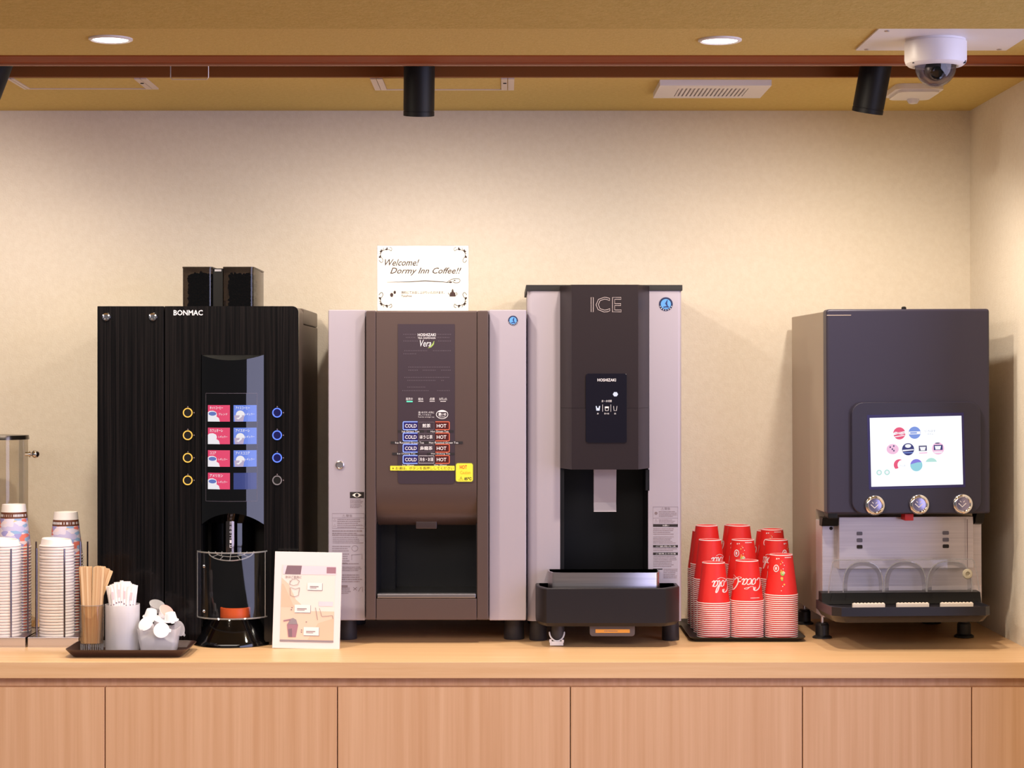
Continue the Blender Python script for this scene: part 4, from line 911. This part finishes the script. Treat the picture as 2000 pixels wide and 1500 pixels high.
def Lq(m, pts, wd, y=-.0018):
    p_.m(m)
    for u, v in zip(pts[:-1], pts[1:]):
        d = Vector((v[0] - u[0], v[1] - u[1])); 
        if d.length == 0: continue
        nn = Vector((-d.y, d.x)).normalized() * wd / 2
        sq(p_, [(u[0] + nn.x, u[1] + nn.y), (v[0] + nn.x, v[1] + nn.y), (v[0] - nn.x, v[1] - nn.y), (u[0] - nn.x, u[1] - nn.y)], y)
Rq(0, 546, 651, 1103, 1252, -.0004)
Rq(1, 546, 651, 1192, 1248, -.0006); p_.m(1); sq(p_, [(546, 1192), (600, 1192), (575, 1170), (560, 1140), (546, 1128)], -.0006)
p_.m(2); sq(p_, [(546, 1185), (572, 1185), (560, 1160), (550, 1140), (546, 1140)], -.0007); sq(p_, [(600, 1248), (651, 1248), (651, 1205), (620, 1215)], -.0007)
Rq(4, 548, 652, 1104, 1121); p_.m(3); sq(p_, [(552, 1121), (583, 1121), (585, 1104), (556, 1104)], -.0011)
Rq(7, 634, 652, 1106, 1118, -.0011)
p_.m(5)
V, FC = glyphs('氷はご自由に', .01, 0, 0); ax1 = max(v[0] for v in V)
vs = [p_.bm.verts.new((O.x + LQ(553 + v[0] / ax1 * 32, 0)[0], O.y - .0014, O.z + LQ(0, 1128.5)[1] + v[1] * .0064)) for v in V]
for f in FC: p_._f([vs[i] for i in f])
Lq(5, [(563, 1133), (562, 1141), (570, 1143), (578, 1141), (581, 1134), (575, 1130), (567, 1131), (564, 1136)], .8)
Lq(5, [(563, 1147), (564, 1162), (572, 1165), (580, 1162), (582, 1147), (574, 1150), (564, 1147)], .8)
for a, b, c, d in ((597, 626, 1137, 1151), (573, 604, 1180, 1195), (592, 622, 1223, 1239)):
    Rq(8, a + .8, b + .8, c + .8, d + 1, -.0012); Rq(6, a, b, c, d, -.0015)
    Rq(5, a + 5, b - 7, (c + d) / 2 - .5, (c + d) / 2 + 1.3, -.0018); Rq(5, a + 5, b - 11, (c + d) / 2 + 2.5, (c + d) / 2 + 3.6, -.0018)
Rq(4, 620, 648, 1173, 1182)
Lq(5, [(614, 1185), (619, 1209)], .9); Lq(5, [(622, 1186), (627, 1202), (648, 1200), (649, 1206)], .9)
p_.m(7); sq(p_, [(562, 1243), (577, 1243), (581, 1219), (578, 1214), (562, 1214), (559, 1219)], -.0012)
p_.m(8); sq(p_, [(561, 1218), (580, 1218), (577, 1209), (571, 1206), (565, 1208)], -.0015)
p_.m(3); sq(p_, [(564, 1243), (570, 1243), (569, 1226), (562, 1228)], -.0015)
Lq(7, [(552, 1212), (566, 1209)], 2.5)
for a, b in ((568, 1186), (567, 1190), (588, 1229), (588, 1233), (597, 1213)): Lq(3, [(a - 1.3, b), (a + 1.3, b)], 1.6)
Rq(8, 546, 651, 1248, 1252, -.001)
p_.build('print', PR, r)
r.rotation_euler = (math.radians(-6), math.radians(.8), math.radians(-3))

# ------------------------------------------------------------------ red paper cups on the black tray
TRAYB = mat('tray_black_plastic', (26, 22, 24), .35)
def tray(name, x0, x1, y0, y1, zh, m, label, flare=.012):
    r = T(name, label, 'tray', ((x0 + x1) / 2, (y0 + y1) / 2, CT))
    def rc(d, z): return [(p[0], p[1], z) for p in rr(x0 - d, x1 + d, y0 - d, y1 + d, .008 + max(d, 0), seg=4)]
    f = flare
    MB().loops([rc(-.004, CT), rc(0, CT + .002), rc(f, CT + zh - .003), rc(f + .002, CT + zh), rc(f, CT + zh), rc(-.003, CT + .005)], cap0=True, cap1=True).build('base', m, r)
    return r
tray('cup_tray', X(1358, 4.62), X(1562, 4.62) + .002, 4.625, 4.958, .011, TRAYB, 'flat black tray under the red paper cups', flare=.011)
RED = mat('cup_red', (226, 38, 34), .5); CUPW = mat('cup_white', (246, 232, 232), .55); NEST = mat('cup_inner', (236, 214, 212), .6)
CH, CR0, CR1 = .092, .0372, .0258            # standing upside down: rim below
def cup_wall(z): return CR0 - (CR0 - CR1) * z / CH
def cup_mesh(name, wallm, tall=CH):
    m_ = MB()
    m_.m(0).lathe([(CR0, .0022), (cup_wall(CH * .5), CH * .5), (CR1, CH), (CR1 - .0012, CH), (CR1 - .0012, CH - .004), (0, CH - .004)], (0, 0, 0), seg=28)
    m_.m(1).lathe([(CR0 - .0003, .0024), (CR0 + .0009, .0021), (CR0 + .0013, .0011), (CR0 + .0004, 0), (CR0 - .0002, .0006)], (0, 0, 0), seg=28)
    m_.m(1).lathe([(cup_wall(CH - .0016) + .00025, CH - .0016), (CR1 + .0002, CH - .0002), (CR1 - .0004, CH + .0003), (CR1 - .0014, CH - .0006)], (0, 0, 0), seg=28)
    return m_
proto = cup_mesh('paper_cup', RED).build('paper_cup', [RED, CUPW])
cup_data = proto.data; bpy.data.objects.remove(proto)
# script lettering as brush strokes: x-height 1, drawn upright, printed upside down on the stacked cups
def glyph_strokes():
    S_ = []
    def add(x, pts, wd): S_.append(([(x + a + .28 * b, b) for a, b in [(p.x, p.y) for p in spline(pts, 7)]], wd))
    def C(x):
        add(x, [(1.45, 1.45), (1.35, 1.85), (.95, 1.98), (.4, 1.65), (.08, .9), (.22, .2), (.65, -.02), (1.15, .3)], .27)
        add(x, [(1.4, 1.5), (1.15, 1.45), (1.2, 1.75), (1.5, 1.9)], .10)
    def o(x): add(x, [(.45, 1.0), (.12, .78), (.1, .25), (.38, 0), (.68, .3), (.66, .8), (.42, 1.0), (.62, .92), (.9, .95)], .2)
    def c(x): add(x, [(.68, .85), (.42, 1.0), (.12, .7), (.1, .25), (.38, 0), (.75, .25)], .2)
    def a(x):
        add(x, [(.7, .85), (.42, 1.0), (.12, .7), (.1, .25), (.35, 0), (.62, .3), (.72, .95)], .2)
        add(x, [(.76, 1.0), (.68, .35), (.82, .02), (1.1, .3)], .2)
    def l(x): add(x, [(-.1, .3), (.35, 1.1), (.42, 1.85), (.25, 1.95), (.12, 1.4), (.1, .3), (.28, 0), (.55, .3)], .19)
    C(0); o(1.3); c(2.1); a(2.8)
    S_.append(([(3.95 + .14, .5), (4.4 + .14, .56)], .2))
    C(4.4); o(5.7); l(6.6); a(7.0)
    add(4.4, [(.65, -.02), (.2, -.25), (-.35, -.1), (.3, .05), (1.4, -.3), (2.3, -.45), (2.9, -.25)], .13)
    add(0, [(1.45, 1.45), (2.0, 1.3), (2.6, 1.75), (3.0, 1.62), (2.3, 1.42)], .11)
    return S_
STK = glyph_strokes()
def on_cup(th, z, lift=.0004):
    rad = cup_wall(z) + lift
    return (rad * math.sin(th), -rad * math.cos(th), z)
def cup_print(start_deg, unit=.0136, z_mid=.042, badge=None):
    """script whose first letter starts at angle start_deg (to the viewer's right) and runs leftwards, upside down"""
    m_ = MB()
    for pts, wd in STK:
        P = [Vector(p) for p in pts]; n = len(P); A = []; B = []
        for i in range(n):
            t = P[min(i + 1, n - 1)] - P[max(i - 1, 0)]
            t = t.normalized() if t.length else Vector((1, 0)); nn = Vector((-t.y, t.x))
            k = wd * (.45 + .55 * abs(t.y)) / 2 if n > 2 else wd / 2
            A.append(P[i] + nn * k); B.append(P[i] - nn * k)
        def mp(p):
            z = z_mid - (p.y - .8) * unit; return on_cup(math.radians(start_deg) - p.x * unit / .0325, z)
        va = [m_.bm.verts.new(mp(p)) for p in A]; vb = [m_.bm.verts.new(mp(p)) for p in B]
        for i in range(n - 1): m_._f([va[i], vb[i], vb[i + 1], va[i + 1]])
    def patch(mi, th0, th1, z0, z1, lift=.0004):
        m_.m(mi); n = max(1, int(abs(th1 - th0) / 8)); 
        L_ = [[on_cup(math.radians(th0 + (th1 - th0) * k / n), z, lift) for z in (z0, z1)] for k in range(n + 1)]
        m_.loops(L_, closed=False)
    def blob(mi, th, z, r_, lift=.0005, ry=None):
        m_.m(mi); m_._f([m_.bm.verts.new(on_cup(math.radians(th) + r_ * math.cos(a) / cup_wall(z), z + (ry or r_) * math.sin(a), lift)) for a in [2 * PI * k / 12 for k in range(12)]])
    # fine line of print near the rim and near the base
    for k in range(9): patch(0, start_deg - 60 + k * 4.2, start_deg - 60 + k * 4.2 + 3, .0085, .0100)
    if badge is not None:
        for k in range(8): patch(0, badge + 12 + k * 5, badge + 12 + k * 5 + 3.6, CH - .0065, CH - .0045)
        blob(0, badge - 28, .062, .0068, ry=.0085); blob(1, badge - 28, .062, .0048, .0008, ry=.0062); blob(0, badge - 28, .062, .0022, .0011, ry=.004)
        patch(0, badge - 30, badge - 24, .082, .085); patch(0, badge - 20, badge - 14, .083, .085)
        for (dt_, z, rr_, mi) in ((0, .050, .0045, 2), (-4, .053, .003, 3), (5, .052, .003, 0), (3, .055, .002, 3), (-3, .040, .003, 3), (6, .026, .002, 3), (-2, .036, .002, 2), (0, .022, .0012, 0), (-6, .058, .0014, 3), (3, .061, .0011, 0), (-8, .072, .0013, 3), (1, .075, .0011, 0), (-3, .078, .001, 3), (8, .069, .001, 0), (-5, .012, .001, 0)):
            blob(mi, badge + dt_, z, rr_)
    return m_
PRM = [INKW, RED, mat('splash_green', (150, 196, 90), .5), mat('splash_yellow', (236, 186, 84), .5)]
SP = .00456
rows = [4.675, 4.755, 4.835, 4.915]
cols_ = [.4775, .5540, .6320]
nn_ = [[18, 19, 22], [28, 28, 28], [34, 34, 32], [30, 33, 30]]
rown = ['front', 'second', 'third', 'rear']; coln = ['beside the ice machine', 'in the middle column', 'beside the drink dispenser']
facing = {(0, 0): (184, None), (0, 1): (66, None), (0, 2): (-78, -2), (1, 0): (196, None), (1, 1): (-80, -8), (1, 2): (110, 60), (2, 0): (200, None), (2, 1): (150, None), (2, 2): (-80, -8), (3, 0): (168, None), (3, 1): (-60, 20), (3, 2): (-60, 0)}
toptext = {(0, 0): 'with a script logo ending', (0, 1): 'with a script logo beginning', (0, 2): 'with green splash'}
for i in range(4):
    hidden = MB()
    for j in range(3):
        n = nn_[i][j]; x, y = cols_[j], rows[i]
        stack = f'{rown[i]} row {coln[j]}'
        for k in range(n):
            zz = CT + .0054 + k * SP
            if k < n - 1 and i == 3 and j > 0:
                continue
            jx, jy = (0, 0) if 0 < k else (0, 0)
            if k == n - 1:
                t = T('paper_cup', f'red top cup of the {rown[i]} stack {coln[j]}' + (', ' + toptext[(i, j)] if (i, j) in toptext else ''), 'cup', (x, y, zz), 'top red paper cups')
                b_ = bpy.data.objects.new('cup_body', cup_data); COL.objects.link(b_); b_.parent = t
                sd_, bg = facing[(i, j)]
                pm = cup_print(sd_, badge=bg)
                for v in pm.bm.verts: v.co += Vector((x, y, zz))
                pm.build('print', PRM, t)
            else:
                o = bpy.data.objects.new('paper_cup', cup_data); COL.objects.link(o); o.location = (x + jx, y + jy, zz); ORG[o.name] = o.location
                tag(o, f'{ordw(n - k)} red cup from the top of the {rown[i]} stack {coln[j]}', 'cup', f'nested red cups, {stack}')
m_ = MB()     # the cups nobody can see to count, deep in the rear row
for j in (1, 2):
    for k in range(nn_[3][j] - 1):
        z = CT + .005 + k * SP
        m_.m(1).lathe([(CR0 - .001, .0006), (CR0 + .0011, .0013), (CR0 + .0008, .0026), (CR0 - .0008, .0031)], (cols_[j], rows[3], z), seg=18)
        m_.m(0).lathe([(CR0 - .0008, .0031), (cup_wall(.0046), .0046), (cup_wall(.0046) - .002, .0046)], (cols_[j], rows[3], z), seg=18)
tag(m_.build('paper_cup_stack', [RED, CUPW], org=(.593, 4.915, CT + .005)), 'rims of red cups nested in the two rear stacks away from the ice machine', 'cups', kind='stuff')
# ------------------------------------------------------------------ lid and cup holders
LIDW = mat('lid_white', (246, 236, 234), .45)
m_ = MB().lathe([(.0362, .0008), (.0378, 0), (.0384, .0012), (.0384, .0042), (.0374, .0052), (.0352, .0054), (.0348, .0060), (.0335, .0125), (.0318, .0140), (.0296, .0138), (.0290, .0118), (0, .0112)], (0, 0, 0), seg=36)
lid_o = m_.build('cup_cover', LIDW); lid_d = lid_o.data; bpy.data.objects.remove(lid_o)
m_ = MB().lathe([(.0362, .0008), (.0378, 0), (.0384, .0014), (.0378, .0030), (.0355, .0034), (.0350, .0046), (.0325, .0150), (.0308, .0165), (.0286, .0160), (.0280, .0120), (0, .0112)], (0, 0, 0), seg=36)
for v in m_.bm.verts:
    if v.co.z > .010: v.co.z -= v.co.x * .07
lid_t = m_.build('cup_cover', LIDW); lidt_d = lid_t.data; bpy.data.objects.remove(lid_t)
HW = mat('hot_cup_white', (246, 238, 234), .5); BAND = mat('hot_cup_band', (104, 54, 28), .5)
def pastel():
    m = bpy.data.materials.new('hot_cup_art'); m.use_nodes = True; nt = m.node_tree; b = nt.nodes['Principled BSDF']; b.inputs['Roughness'].default_value = .5
    tc = nt.nodes.new('ShaderNodeTexCoord'); mp = nt.nodes.new('ShaderNodeMapping'); mp.inputs['Scale'].default_value = (1, 1, 1.9)
    oi = nt.nodes.new('ShaderNodeObjectInfo'); mp.inputs['Location'].default_value = (.3, .1, .2)
    n = nt.nodes.new('ShaderNodeTexVoronoi'); n.inputs['Scale'].default_value = 62
    rp = nt.nodes.new('ShaderNodeValToRGB'); rp.color_ramp.interpolation = 'CONSTANT'
    cs = [(240, 184, 132), (164, 158, 214), (236, 218, 224), (234, 128, 112), (150, 182, 220), (200, 192, 226), (226, 216, 232), (242, 200, 150)]
    while len(rp.color_ramp.elements) < len(cs): rp.color_ramp.elements.new(.5)
    for k, c in enumerate(cs): rp.color_ramp.elements[k].position = k / len(cs); rp.color_ramp.elements[k].color = lin(c)
    nt.links.new(tc.outputs['Object'], mp.inputs[0]); nt.links.new(mp.outputs[0], n.inputs['Vector']); nt.links.new(n.outputs['Color'], rp.inputs[0]); nt.links.new(rp.outputs[0], b.inputs['Base Color'])
    return m
ART = pastel()
HH, HR0, HR1 = .098, .0385, .0262
def hw_(z): return HR0 - (HR0 - HR1) * z / HH
def hot_cup():
    m_ = MB()
    m_.m(0).lathe([(hw_(HH - .017), HH - .017), (HR1, HH), (HR1 - .0012, HH), (HR1 - .0012, HH - .005), (0, HH - .005)], (0, 0, 0), seg=28)
    m_.m(1).lathe([(hw_(HH - .031), HH - .031), (hw_(HH - .017), HH - .017)], (0, 0, 0), seg=28)
    m_.m(2).lathe([(hw_(.003), .003), (hw_(HH - .031), HH - .031)], (0, 0, 0), seg=28)
    m_.m(0).lathe([(HR0 - .0003, .0034), (HR0 + .0010, .0028), (HR0 + .0012, .0014), (HR0 + .0004, 0), (HR0 - .0001, .0006)], (0, 0, 0), seg=28)
    return m_
hc = hot_cup().build('hot_drink_cup', [HW, BAND, ART]); hot_d = hc.data; bpy.data.objects.remove(hc)
CHR = mat('holder_chrome', (206, 200, 206), .14, metal=1.0)
RODM = mat('holder_rod', (150, 142, 150), .25, metal=1.0)
for hx, side, topz, ztlid, nc in ((-.996, 'beside the stirrers', Z(1001, 4.63), 0, 27), (-1.114, 'at the picture edge', Z(986, 4.63), -.002, 29)):
    r = T('cup_holder', f'chrome cup and lid holder {side}', 'holder', (hx, 4.62, CT), 'chrome cup and lid holders')
    w2 = .0565
    bs = MB().box(hx - w2, hx + w2, 4.522, 4.715, CT, CT + .003)
    bs.box(hx - w2, hx + w2, 4.522, 4.525, CT + .003, CT + .0225, bev=.001).box(hx - w2, hx + w2, 4.712, 4.715, CT + .003, CT + .0225, bev=.001).box(hx - w2, hx - w2 + .003, 4.525, 4.712, CT + .003, CT + .0225).box(hx + w2 - .003, hx + w2, 4.525, 4.712, CT + .003, CT + .0225)
    bs.build('base', CHR, r)
    MB().box(hx - w2 + .003, hx + w2 - .003, 4.525, 4.712, CT + .0195, CT + .0205).build('platform', STEEL, r)
    z0 = CT + .0209
    for rx_, ry_, zt_ in ((-.0440, 4.556, Z(1072, 4.535)), (.0225, 4.532, Z(1072, 4.532)), (.0425, 4.606, Z(1058, 4.60)), (.0405, 4.695, Z(1058, 4.69)), (-.0405, 4.695, Z(1058, 4.69)), (-.0425, 4.606, Z(1065, 4.60))):
        MB().tube([(hx + rx_, ry_, z0), (hx + rx_, ry_, zt_)], .0020, seg=8).build('rod', RODM, r)
    nl = 31; dz = .00665; yl = 4.572; xl = hx - .003
    for k in range(nl):
        top = k == nl - 1
        o = bpy.data.objects.new('cup_cover', lidt_d if top else lid_d); COL.objects.link(o)
        o.location = (xl + (0 if k == 0 else random.uniform(-.0005, .0005)), yl + random.uniform(-.0003, .0003), z0 + k * dz + ztlid * 0); ORG[o.name] = o.location
        if top: tag(o, f'top white plastic lid of the stack in the holder {side}', 'lid', 'top lids')
        else: tag(o, f'{ordw(nl - k)} white plastic lid from the top in the holder {side}', 'lid', f'nested lids, {side}')
    sp_ = (topz - z0 - HH) / (nc - 1)
    yc_ = 4.652
    for k in range(nc):
        z = z0 + k * sp_
        if k < nc - 1:
            o = bpy.data.objects.new('hot_drink_cup', hot_d); COL.objects.link(o); o.location = (hx, yc_, z); ORG[o.name] = o.location
            tag(o, f'{ordw(nc - k)} printed paper cup from the top, behind the lids {side}', 'cup', f'nested printed cups, {side}')
        else:
            t = T('hot_drink_cup', f'printed paper cup with brown band topping the stack {side}', 'cup', (hx, yc_, z), 'top printed cups')
            b_ = bpy.data.objects.new('cup_body', hot_d); COL.objects.link(b_); b_.parent = t
            m_ = MB(); th = -80 + random.uniform(0, 5)
            while th < 80:
                wd = random.uniform(1.5, 4); zb_ = HH - .027; rad = hw_(zb_) + .0006
                pts = []
                for (tt, q_) in ((th, zb_), (th + wd, zb_), (th + wd, zb_ + .0055), (th, zb_ + .0055)):
                    rd = hw_(q_) + .0004; pts.append((hx + rd * math.sin(math.radians(tt)), yc_ - rd * math.cos(math.radians(tt)), z + q_))
                m_.quad(pts); th += wd + random.choice((1.4, 1.4, 2, 8))
            m_.build('band_print', INKW, t)

# ------------------------------------------------------------------ clear dispenser behind the holders
dx, dy = X(4, 4.86), 4.86
r = T('acrylic_dispenser', 'tall clear acrylic dispenser with dark lid and chrome knob behind the holders', 'dispenser', (dx, dy, CT))
zt = Z(858, dy); R_ = .0605
MB().lathe([(R_, CT + .03), (R_, zt)], (dx, dy, 0), seg=48).build('cylinder', clear('acrylic', (240, 236, 228), .45, haze=.04), r)
MB().lathe([(.078, CT), (.080, CT + .004), (.080, CT + .022), (.066, CT + .030), (0, CT + .030)], (dx, dy, 0), seg=40).build('base', clear('acrylic_base', (236, 226, 206), .5, haze=.35, hazecol=(226, 200, 160)), r)
MB().lathe([(0, zt), (.0635, zt), (.0635, zt + .003), (.0625, zt + .010), (0, zt + .012)], (dx, dy, 0), seg=40).build('lid', mat('lid_metal', (104, 96, 88), .18, metal=.9), r)
MB().lathe([(.0045, CT + .03), (.0045, zt)], (X(2, dy), dy - .030, 0), seg=12).build('rod', BLACK, r)
Yk = 4.83; cx_, cz_ = X(69.5, Yk), Z(887, Yk)
MB().lathe([(.0045, -.024), (.0045, -.015), (.0075, -.015), (.0075, -.012), (.0045, -.011), (.0042, -.006)], (cx_, Yk, cz_), axis='X', seg=16).ball((cx_, Yk, cz_), .0095, seg=20, rings=12).build('knob', CHROME, r)

# ------------------------------------------------------------------ condiment tray
TRB = mat('tray_brown', (58, 36, 32), .38)
tx0, tx1 = X(141, 4.36), X(352, 4.36)
tray('condiment_tray', tx0, tx1, 4.362, 4.492, .018, TRB, 'dark brown tray with stirrers, sugar sticks and creamers', flare=.014)
zt0 = CT + .0052
# tumbler with wooden stirrers
gx, gy = X(179, 4.425), 4.428
r = T('glass_tumbler', 'clear ribbed tumbler full of wooden stirrers', 'glass', (gx, gy, zt0))
GR, GH = .0256, .1000
MB().lathe([(0, .0), (.0225, 0), (.0232, .003), (.0238, .014), (GR, .03), (GR + .0006, GH), (GR - .0012, GH), (GR - .0014, .018), (0, .016)], (gx, gy, zt0), seg=40).build('glass_body', GLASSM, r)
m_ = MB()
for k in range(30):
    a = 2 * PI * k / 30; m_.tube([(gx + .0236 * math.cos(a), gy + .0236 * math.sin(a), zt0 + .002), (gx + .0242 * math.cos(a), gy + .0242 * math.sin(a), zt0 + .016)], .0009, seg=5)
m_.build('ribs', CLEARE, r, kind='stuff')
MB().tube([(gx + (GR - .0003) * math.cos(a), gy + (GR - .0003) * math.sin(a), zt0 + GH) for a in [2 * PI * k / 40 for k in range(40)]], .0009, seg=5, closed=True).build('rim', CLEARE, r)
STW = [mat('birch_' + a, c, .6, streak=((200, 200, 4), d, .3, .7)) for a, c, d in (('light', (244, 212, 170), (236, 200, 154)), ('mid', (236, 200, 154), (224, 184, 136)), ('tan', (226, 184, 138), (212, 168, 122)))]
def stick(L, wd, th):
    pts = [(-wd / 2, 0), (wd / 2, 0), (wd / 2, L - wd / 2)] + [(wd / 2 * math.cos(a), L - wd / 2 + wd / 2 * math.sin(a)) for a in [PI * k / 6 for k in range(1, 6)]] + [(-wd / 2, L - wd / 2)]
    return MB().pxz(pts, -th / 2, th / 2)
sdat = []
for k in range(3):
    o = stick(.166, .0048, .0014).build('wooden_stirrer', STW[k]); sdat.append(o.data); bpy.data.objects.remove(o)
def place_dir(o, base, top, spin):
    d = (Vector(top) - Vector(base)).normalized(); q = Vector((0, 0, 1)).rotation_difference(d)
    o.rotation_mode = 'QUATERNION'; o.rotation_quaternion = q @ Matrix.Rotation(spin, 3, 'Z').to_quaternion(); o.location = base
slots = []
nrow = [(-.0145, 9), (-.0070, 11), (.0, 11), (.0070, 11), (.0145, 10)]
for yo, n in nrow:
    for k in range(n):
        t = -1 + 2 * (k + .5) / n; slots.append((t, yo, k))
LAY = {-.0145: 'front', -.0070: 'second', .0: 'middle', .0070: 'fourth', .0145: 'back'}
for t, yo, kk in slots:
    half = math.sqrt(max(1e-6, .0218 ** 2 - yo ** 2)) - .0008
    if yo < .005:
        bxo = t * half * .82; topx = t * half * 1.22 + (.004 if t > 0 else -.002)
    else:
        topx = .008 + .042 * (t + 1) / 2; bxo = max(-half * .85, min(.010, (t * half * .98 - .6 * topx) / .4)) if t > -.2 else .004 * t
        topx = min(topx, (half - .4 * bxo) / .6)
    o = bpy.data.objects.new('wooden_stirrer', random.choice(sdat)); COL.objects.link(o)
    L_ = random.uniform(-.002, .002)
    place_dir(o, (gx + bxo, gy + yo * .8, zt0 + .0175), (gx + topx, gy + yo * 1.15, zt0 + .18 + L_), random.uniform(-.18, .18))
    ORG[o.name] = o.location
    tag(o, f'flat wooden stirrer, {ordw(kk + 1)} from the cup holder in the {LAY[yo]} layer of the tumbler', 'stirrer', 'wooden stirrers in the tumbler')
# frosted cup with sugar sticks
sx_, sy_ = X(238, 4.43), 4.437
r = T('sugar_cup', 'round frosted plastic cup holding white paper sugar sticks', 'cup', (sx_, sy_, zt0))
SR, SH = .0372, .1005
MB().lathe([(0, 0), (SR - .002, 0), (SR - .0005, .003), (SR, SH), (SR - .0012, SH), (SR - .0016, .003), (0, .0024)], (sx_, sy_, zt0), seg=48).build('cup_body', FROST, r)
SUG = mat('sugar_paper', (252, 246, 246), .6); SPI = mat('sugar_print', (130, 104, 116), .6); SPL = mat('sugar_pale', (232, 214, 218), .6)
def sugar(v):
    L, wd = .138, .0082; m_ = MB()
    m_.m(0).loops([[(wd / 2 * a, b, z) for a, b in ((-1, 0), (-.5, -t_), (.5, -t_), (1, 0), (.5, t_), (-.5, t_))] for z, t_ in ((0, .0004), (.006, .0022), (L - .008, .0022), (L - .002, .0004), (L, .0003))], cap0=True, cap1=True)
    y = -.0026
    m_.m(1).quad([(-.0012, y, .096), (.0012, y, .096), (.0012, y, .0990), (-.0012, y, .0990)])
    if v: m_.m(2).quad([(-.0022, y, .108), (.0022, y, .108), (.0022, y, .125), (-.0022, y, .125)])
    for k in range(7): m_.m(1).quad([(-.0003, y, .02 + k * .009), (.0004, y, .02 + k * .009), (.0004, y, .0265 + k * .009), (-.0003, y, .0265 + k * .009)])
    return m_
gdat = []
for v in (0, 1):
    o = sugar(v).build('sugar_stick', [SUG, SPI, SPL]); gdat.append(o.data); bpy.data.objects.remove(o)
for lay, yo, n in (('front', -.0255, 6), ('second', -.0165, 8), ('third', -.0075, 8), ('fourth', .0020, 8), ('fifth', .0115, 8), ('back', .0205, 6)):
    for k in range(n):
        t = -1 + 2 * (k + .5) / n
        half = math.sqrt(max(1e-6, .0335 ** 2 - yo ** 2)) - .005
        rim = t * half; bxo = t * half * .55 + (.006 if t < -.2 else 0)
        topx = bxo + (rim - bxo) * 1.33
        o = bpy.data.objects.new('sugar_stick', gdat[(k + int(yo * 1000)) % 2]); COL.objects.link(o)
        sh = .010 - .010 * t * t - .004 * random.random() + (-.004 if t > .5 else 0)
        place_dir(o, (sx_ + bxo, sy_ + yo * .9, zt0 + .003 + max(0, sh)), (sx_ + topx, sy_ + yo, zt0 + .134 + max(0, sh)), random.uniform(-.25, .25))
        ORG[o.name] = o.location
        tag(o, f'white paper sugar stick, {ordw(k + 1)} from the stirrers in the {lay} layer of the frosted cup', 'sugar stick', 'sugar sticks in the frosted cup')
# frosted tub with creamers
kx, ky = X(311, 4.435), 4.434
r = T('creamer_tub', 'square frosted plastic tub heaped with creamer portions', 'tub', (kx, ky, zt0))
def rc2(hx_, hy_, z): return [(p[0], p[1], z) for p in rr(kx - hx_, kx + hx_, ky - hy_, ky + hy_, .008, seg=4)]
MB().loops([rc2(.0355, .030, zt0), rc2(.0362, .031, zt0 + .002), rc2(.0430, .037, zt0 + .0500), rc2(.0418, .0358, zt0 + .0500), rc2(.0352, .030, zt0 + .003)], cap0=True, cap1=True).build('tub_body', FROST, r)
CRM = mat('creamer_plastic', (248, 242, 244), .4); FOIL = mat('creamer_foil', (250, 248, 250), .3); CPK = mat('creamer_pink', (236, 170, 160), .5)
cm = MB(); cm.m(0).lathe([(0, 0), (.0105, 0), (.0112, .001), (.0142, .0165), (.0170, .0170), (.0172, .0180), (.0165, .0184)], (0, 0, 0), seg=24)
cm.m(1).lathe([(.0168, .0185), (.0150, .0190), (0, .0188)], (0, 0, 0), seg=24).quad([(.013, -.005, .0188), (.021, -.003, .0195), (.021, .003, .0195), (.013, .005, .0188)])
o = cm.build('creamer', [CRM, FOIL]); kd = o.data; bpy.data.objects.remove(o)
kd2 = kd.copy(); kd2.materials[1] = CPK
CLC = clear('creamer_clear', (244, 240, 246), .5, haze=.35); kd3 = kd.copy(); kd3.materials[0] = CLC; kd3.materials[1] = CLC
spec = [  # px, py, depth, tilt direction of the lid, mesh, label
    (288, 1222, 4.412, (-.35, -.75, .55), kd, 'white creamer tilted at the front of the tub beside the sugar cup'),
    (316, 1233, 4.398, (.05, -.85, .35), kd, 'white creamer hanging over the front rim of the tub'),
    (295, 1199, 4.440, (-.2, .2, -1), kd, 'white creamer upside down on top of the heap, below the silver one'),
    (333, 1205, 4.440, (.1, .15, -1), kd, 'white creamer upside down on the heap beside the pink one'),
    (322, 1198, 4.455, (.55, -.5, .7), kd2, 'creamer with a pink lid standing up in the heap'),
    (345, 1229, 4.462, (.9, -.5, .3), kd3, 'clear creamer leaning over the tub rim toward the coffee machine'),
    (305, 1186, 4.470, (.3, -.4, .85), mat and kd3, 'small shiny creamer at the very top of the heap'),
    (312, 1216, 4.445, (.3, -.3, .9), kd, 'white creamer in the middle of the heap'),
    (290, 1250, 4.440, (-.4, -.3, .8), kd, 'white creamer seen faintly through the tub wall beside the sugar cup'),
    (325, 1252, 4.436, (.5, -.2, .8), kd, 'white creamer seen faintly through the tub wall near the coffee machine'),
]
for px, py, yy, d, data, lb in spec:
    o = bpy.data.objects.new('creamer', data); COL.objects.link(o)
    dv = Vector(d).normalized(); o.rotation_mode = 'QUATERNION'; o.rotation_quaternion = Vector((0, 0, 1)).rotation_difference(dv)
    o.location = Vector((X(px, yy), yy, Z(py, yy))) - dv * .0095; ORG[o.name] = o.location
    tag(o, lb, 'creamer', 'creamer portions in the tub')
